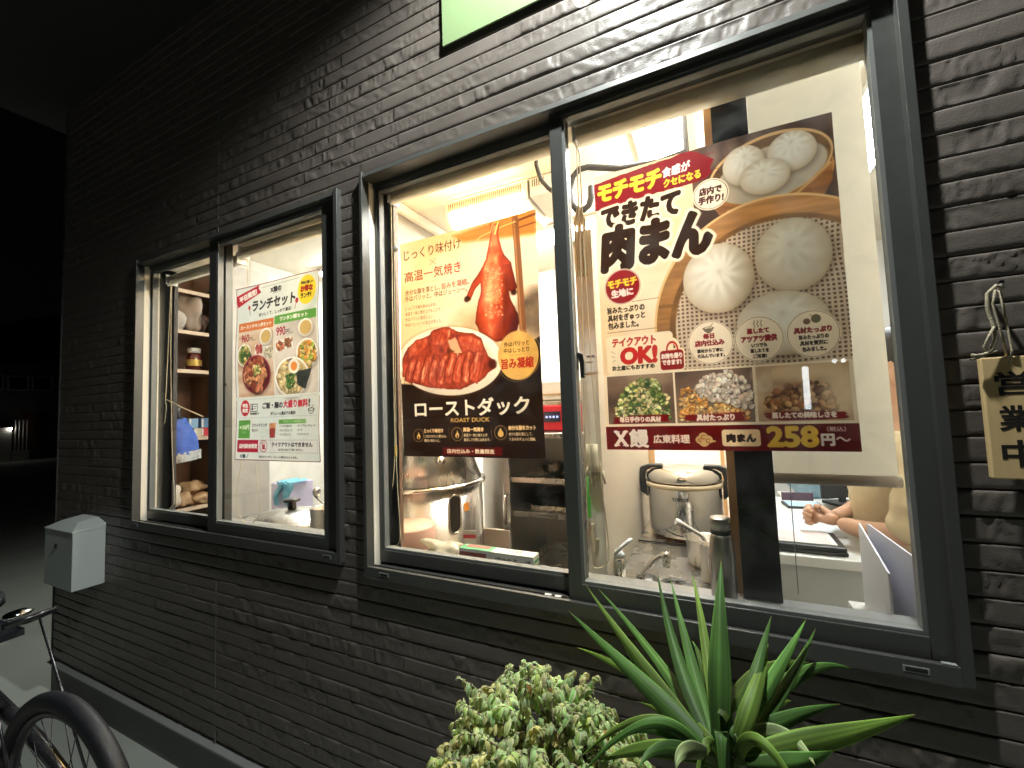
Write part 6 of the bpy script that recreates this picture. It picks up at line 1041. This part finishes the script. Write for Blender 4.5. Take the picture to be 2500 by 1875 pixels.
for x in (-0.18, 0.18):
    for y in (-0.18, 0.18): MB().tube([(x, y, 0), (x, y, 0.335)], 0.012, 8).build('leg', M_STEELD, ch)

# ------------------------------------------------------------------ store room behind the small window
su = thing('shelf_unit', 'brown wooden shelf unit with pale shelf edges in the narrow left pane', 'shelf', (-2.80, 0.325, 0.201))
MB().box(-0.15, -0.138, -0.165, 0.165, 0.0, 2.1).build('back_panel', M_BROWN, su)
for y in (-0.182, 0.166): MB().box(-0.15, 0.145, y, y + 0.016, 0.0, 2.1).build('side_panel', M_BROWN, su)
for z in (1.945, 1.712, 1.490, 1.110, 0.722, 0.3): b = MB().box(-0.137, 0.148, -0.1655, 0.1655, z - 0.018, z).build('board', M_BROWN, su); MB().box(0.1485, 0.152, -0.166, 0.166, z - 0.019, z + 0.001).build('edge', mat('pale_edge', (0.62, 0.48, 0.34), rough=0.5), b)
M_BAGW = mat('grey_white_bag', (0.52, 0.47, 0.42), rough=0.55, var=0.2, scale=12, bump=0.6, bscale=16); M_BAGB = thin_mat('bread_bag', (0.70, 0.47, 0.27), tr=0.25, rough=0.2, spec=0.7, bump=0.7, scale=30, var=0.3)
def sack(c, r, seed, m, label, cat, grp=None, amp=0.2):
    o = MB().blob((0, 0, 0), r, seed, amp, 20, 12).build('bag', m); o.location = c; return tag(o, label, cat, grp)
sack((-2.72, 0.27, 1.985), (0.07, 0.07, 0.075), 3, M_BAGW, 'grey white bag at the left of the top shelf', 'bag'); sack((-2.72, 0.36, 2.03), (0.08, 0.07, 0.11), 6, mat('tan_bag', (0.30, 0.23, 0.18), rough=0.6, var=0.3), 'taller brownish bag at the back of the top shelf', 'bag'); sack((-2.75, 0.43, 1.99), (0.05, 0.035, 0.075), 8, mat('dark_bag', (0.09, 0.06, 0.05), rough=0.5), 'dark bag at the right of the top shelf', 'bag')
jr = thing('sauce_jar', 'brown sauce jar with a white lid and gold label on the second shelf', 'jar', (-2.745, 0.405, 1.692)); MB().lathe([(0.032, 0), (0.038, 0.006), (0.038, 0.085), (0.030, 0.105), (0.028, 0.108)], n=30).build('glass', mat('brown_sauce', (0.10, 0.012, 0.008), rough=0.12, coat=0.6), jr); MB().lathe([(0.0385, 0.032), (0.0385, 0.068)], n=30, cap=False).build('label', mat('gold_label', (0.62, 0.42, 0.10), rough=0.35, metal=0.4, var=0.5, scale=60), jr); MB().lathe([(0.032, 0.1085), (0.033, 0.134), (0.030, 0.138), (0.001, 0.138)], n=30).build('lid', M_WHITEP, jr)
o = MB().blob((0, 0, 0), (0.03, 0.03, 0.04), 4, 0.08).build('white_cup', M_BAGW); o.location = (-2.74, 0.255, 1.728); tag(o, 'pale rounded container left of the sauce jar', 'container')
bb_ = thing('blue_bag', 'blue plastic food bag with a silver bottom hanging on the shelf front', 'bag', (-2.625, 0.29, 1.19)); q = random.Random(4)
MB().sheet(12, 14, lambda u, v: (-0.005 + 0.03 * math.sin(PI * u) * (1 - v * 0.6), -0.085 + 0.02 * v + (0.17 - 0.09 * v ** 2) * u, 0.03 + 0.20 * v + 0.004 * math.sin(u * 17 + v * 9))).build('film', mat('blue_film', (0.05, 0.11, 0.42), rough=0.2, var=0.85, scale=26, bump=0.8, bscale=26), bb_); MB().sheet(14, 4, lambda u, v: (-0.002 + 0.026 * math.sin(PI * u) + 0.004 * math.sin(u * 40), -0.09 + 0.185 * u, -0.02 + 0.052 * v + 0.02 * u)).build('foil_hem', mat('crumpled_foil', (0.7, 0.7, 0.7), rough=0.25, metal=0.9, bump=1.0, bscale=40), bb_)
MB().tube([(0.005, -0.02, 0.225), (0.0, -0.025, 0.26), (0.004, -0.03, 0.29)], [0.022, 0.014, 0.02], 10).build('gathered_neck', M_BLACK, bb_)
M_BXB = mat('pale_blue_box', (0.22, 0.38, 0.55), rough=0.5, var=0.3, scale=30)
for y, z, m, lab in ((0.368, 1.360, M_BXB, 'pale blue carton stacked on the left of the third shelf'), (0.432, 1.360, mat('blue_box', (0.12, 0.25, 0.45), rough=0.5, var=0.3, scale=30), 'darker blue carton stacked on the right of the third shelf'), (0.395, 1.3115, mat('cream_box', (0.66, 0.58, 0.44), rough=0.5), 'small cream carton under the blue cartons'), (0.432, 1.3115, M_RED, 'small red and white carton under the blue cartons')):
    c = thing('carton', lab, 'carton', (-2.72, y, z), group='small cartons on the third shelf'); h = 0.055 if z > 1.33 else 0.047; MB().box(-0.05, 0.05, -0.024, 0.024, 0, h).build('box', m, c, bevel=0.001); MB().box(0.0503, 0.0508, -0.022, -0.012, 0.004, h - 0.004).build('label', M_PAPERW, c)
for y, k in ((0.36, 0), (0.40, 1), (0.445, 2)):
    o = MB().lathe([(0.018, 0), (0.02, 0.004), (0.02, 0.06), (0.008, 0.085), (0.008, 0.10)], (-2.82, y, 1.3112), 20).build('bottle', mat('amber_bottle', (0.35, 0.09, 0.02), rough=0.15)); tag(o, ('amber bottle at the back of the third shelf, leftmost of three', 'amber bottle at the back of the third shelf, middle of three', 'amber bottle at the back of the third shelf, rightmost of three')[k], 'bottle', 'amber bottles on the third shelf')
sack((-2.70, 0.25, 0.985), (0.06, 0.07, 0.065), 12, mat('white_cloth_bag', (0.66, 0.56, 0.45), rough=0.7, bump=0.6, bscale=14), 'pale cloth bag at the left of the low shelf', 'bag')
for k, (c, r, lab) in enumerate((((-2.70, 0.335, 0.965), (0.05, 0.045, 0.04), 'small clear bag of bread in the middle of the low shelf'), ((-2.70, 0.42, 0.955), (0.06, 0.05, 0.032), 'clear bag of bread rolls at the right of the low shelf'), ((-2.74, 0.40, 1.02), (0.06, 0.06, 0.035), 'clear bag lying on top of the bread bags'))): sack(c, r, 20 + k, M_BAGB, lab, 'bread bag', 'clear bread bags on the low shelf')
o = MB().lathe([(0.03, 0), (0.032, 0.01), (0.032, 0.09), (0.014, 0.12), (0.014, 0.15)], (-2.78, 0.30, 0.9235), 24).build('dark_bottle', mat('dark_bottle', (0.03, 0.01, 0.01), rough=0.2)); tag(o, 'dark bottle behind the pale cloth bag', 'bottle')
o = MB().box(-3.09, -2.60, 0.50, 0.775, 0.201, 2.35).build('tall_cabinet', mat('beige_cabinet', (0.56, 0.51, 0.44), rough=0.5, var=0.04), bevel=0.004); tag(o, 'tall plain beige cabinet left of the lunch poster', 'cabinet')
ct = thing('store_counter', 'stainless counter under the right half of the small window', 'counter', (-1.95, 0.43, 0.201)); MB().box(-0.45, 0.30, -0.26, 0.26, 0.62, 0.655).build('top', M_STEEL, ct, bevel=0.003); MB().box(-0.43, 0.28, -0.24, 0.24, 0.0, 0.619).build('base', M_STEELD, ct)
wk = thing('lidded_pot', 'wide low pot with a domed steel lid and black knob', 'pot', (-1.91, 0.42, 0.8565)); MB().lathe([(0.16, 0), (0.185, 0.01), (0.19, 0.030)], n=60).build('body', M_STEELD, wk); MB().lathe([(0.197, 0.031), (0.198, 0.036), (0.186, 0.044), (0.14, 0.070), (0.08, 0.088), (0.001, 0.096)], n=60).build('lid', M_STEEL, wk); MB().lathe([(0.020, 0.094), (0.019, 0.122), (0.036, 0.127), (0.039, 0.135), (0.034, 0.141), (0.001, 0.138)], n=28).build('knob', M_BLACK, wk)
MB().sheet(6, 5, lambda u, v: (-0.10 + 0.11 * u + 0.02 * v, -0.13 + 0.07 * v, 0.052 + 0.03 * v + 0.004 * math.sin(u * PI))).build('sticker', M_PAPERW, wk)
po = thing('saucepan', 'small steel pan at the right edge of the small window', 'pan', (-1.575, 0.33, 0.8565)); MB().lathe([(0.055, 0), (0.058, 0.005), (0.060, 0.140), (0.063, 0.143), (0.056, 0.140), (0.054, 0.006), (0.001, 0.006)], n=36).build('body', M_STEELD, po)
o = MB().tube([(0.05, 0.0, 0.13), (-0.04, 0.02, 0.155), (-0.065, 0.02, 0.168), (-0.072, 0.02, 0.185)], [0.003, 0.003, 0.004, 0.014], 8).blob((-0.073, 0.02, 0.200), (0.012, 0.022, 0.022), 2, 0.02).build('ladle', M_STEELD); o.location = (-1.575, 0.33, 0.8565); tag(o, 'steel ladle standing in the small pan', 'ladle')
bn = thing('lavender_bin', 'lavender white bin standing behind the lidded pot', 'bin', (-2.82, 1.10, 0.201)); MB().prism([(-0.09, 0.0), (0.09, 0.0), (0.10, 0.73), (-0.10, 0.73)], 'y', -0.10, 0.10).build('body', mat('lavender_plastic', (0.62, 0.55, 0.68), rough=0.4), bn, bevel=0.008)
o = MB().sheet(16, 12, lambda u, v: (-2.77 + 0.16 * (u - 0.5) + 0.02 * math.sin(v * 6), 0.99 + 0.01 * math.sin(u * 20 + v * 3) - 0.010 * v, 0.945 - 0.17 * v * (0.6 + 0.4 * math.sin(u * 9)))).sheet(16, 6, lambda u, v: (-2.77 + 0.16 * (u - 0.5), 0.995 + 0.15 * v, 0.945 + 0.006 * math.sin(u * 12))).build('blue_cloth', thin_mat('blue_cloth', (0.25, 0.55, 0.66), tr=0.3, rough=0.9, var=0.15)); tag(o, 'light blue cloth draped over the lavender bin', 'cloth')

bun_poster(); duck_poster(); lunch_poster()
sh2 = thing('suction_hook', 'clear suction hook holding the upper left corner of the roast duck poster', 'hook', (-0.915, 0.066, 1.95)); MB().lathe([(0.001, 0.006), (0.011, 0.0), (0.012, 0.001), (0.004, 0.010)], n=20).build('cup', M_WHITEP, sh2).rotation_euler = (PI / 2, 0, 0); MB().tube([(0, 0.006, 0), (0.002, 0.010, 0.010), (0.006, 0.010, 0.016)], 0.0015, 6).build('hook_arm', M_CHROME, sh2)
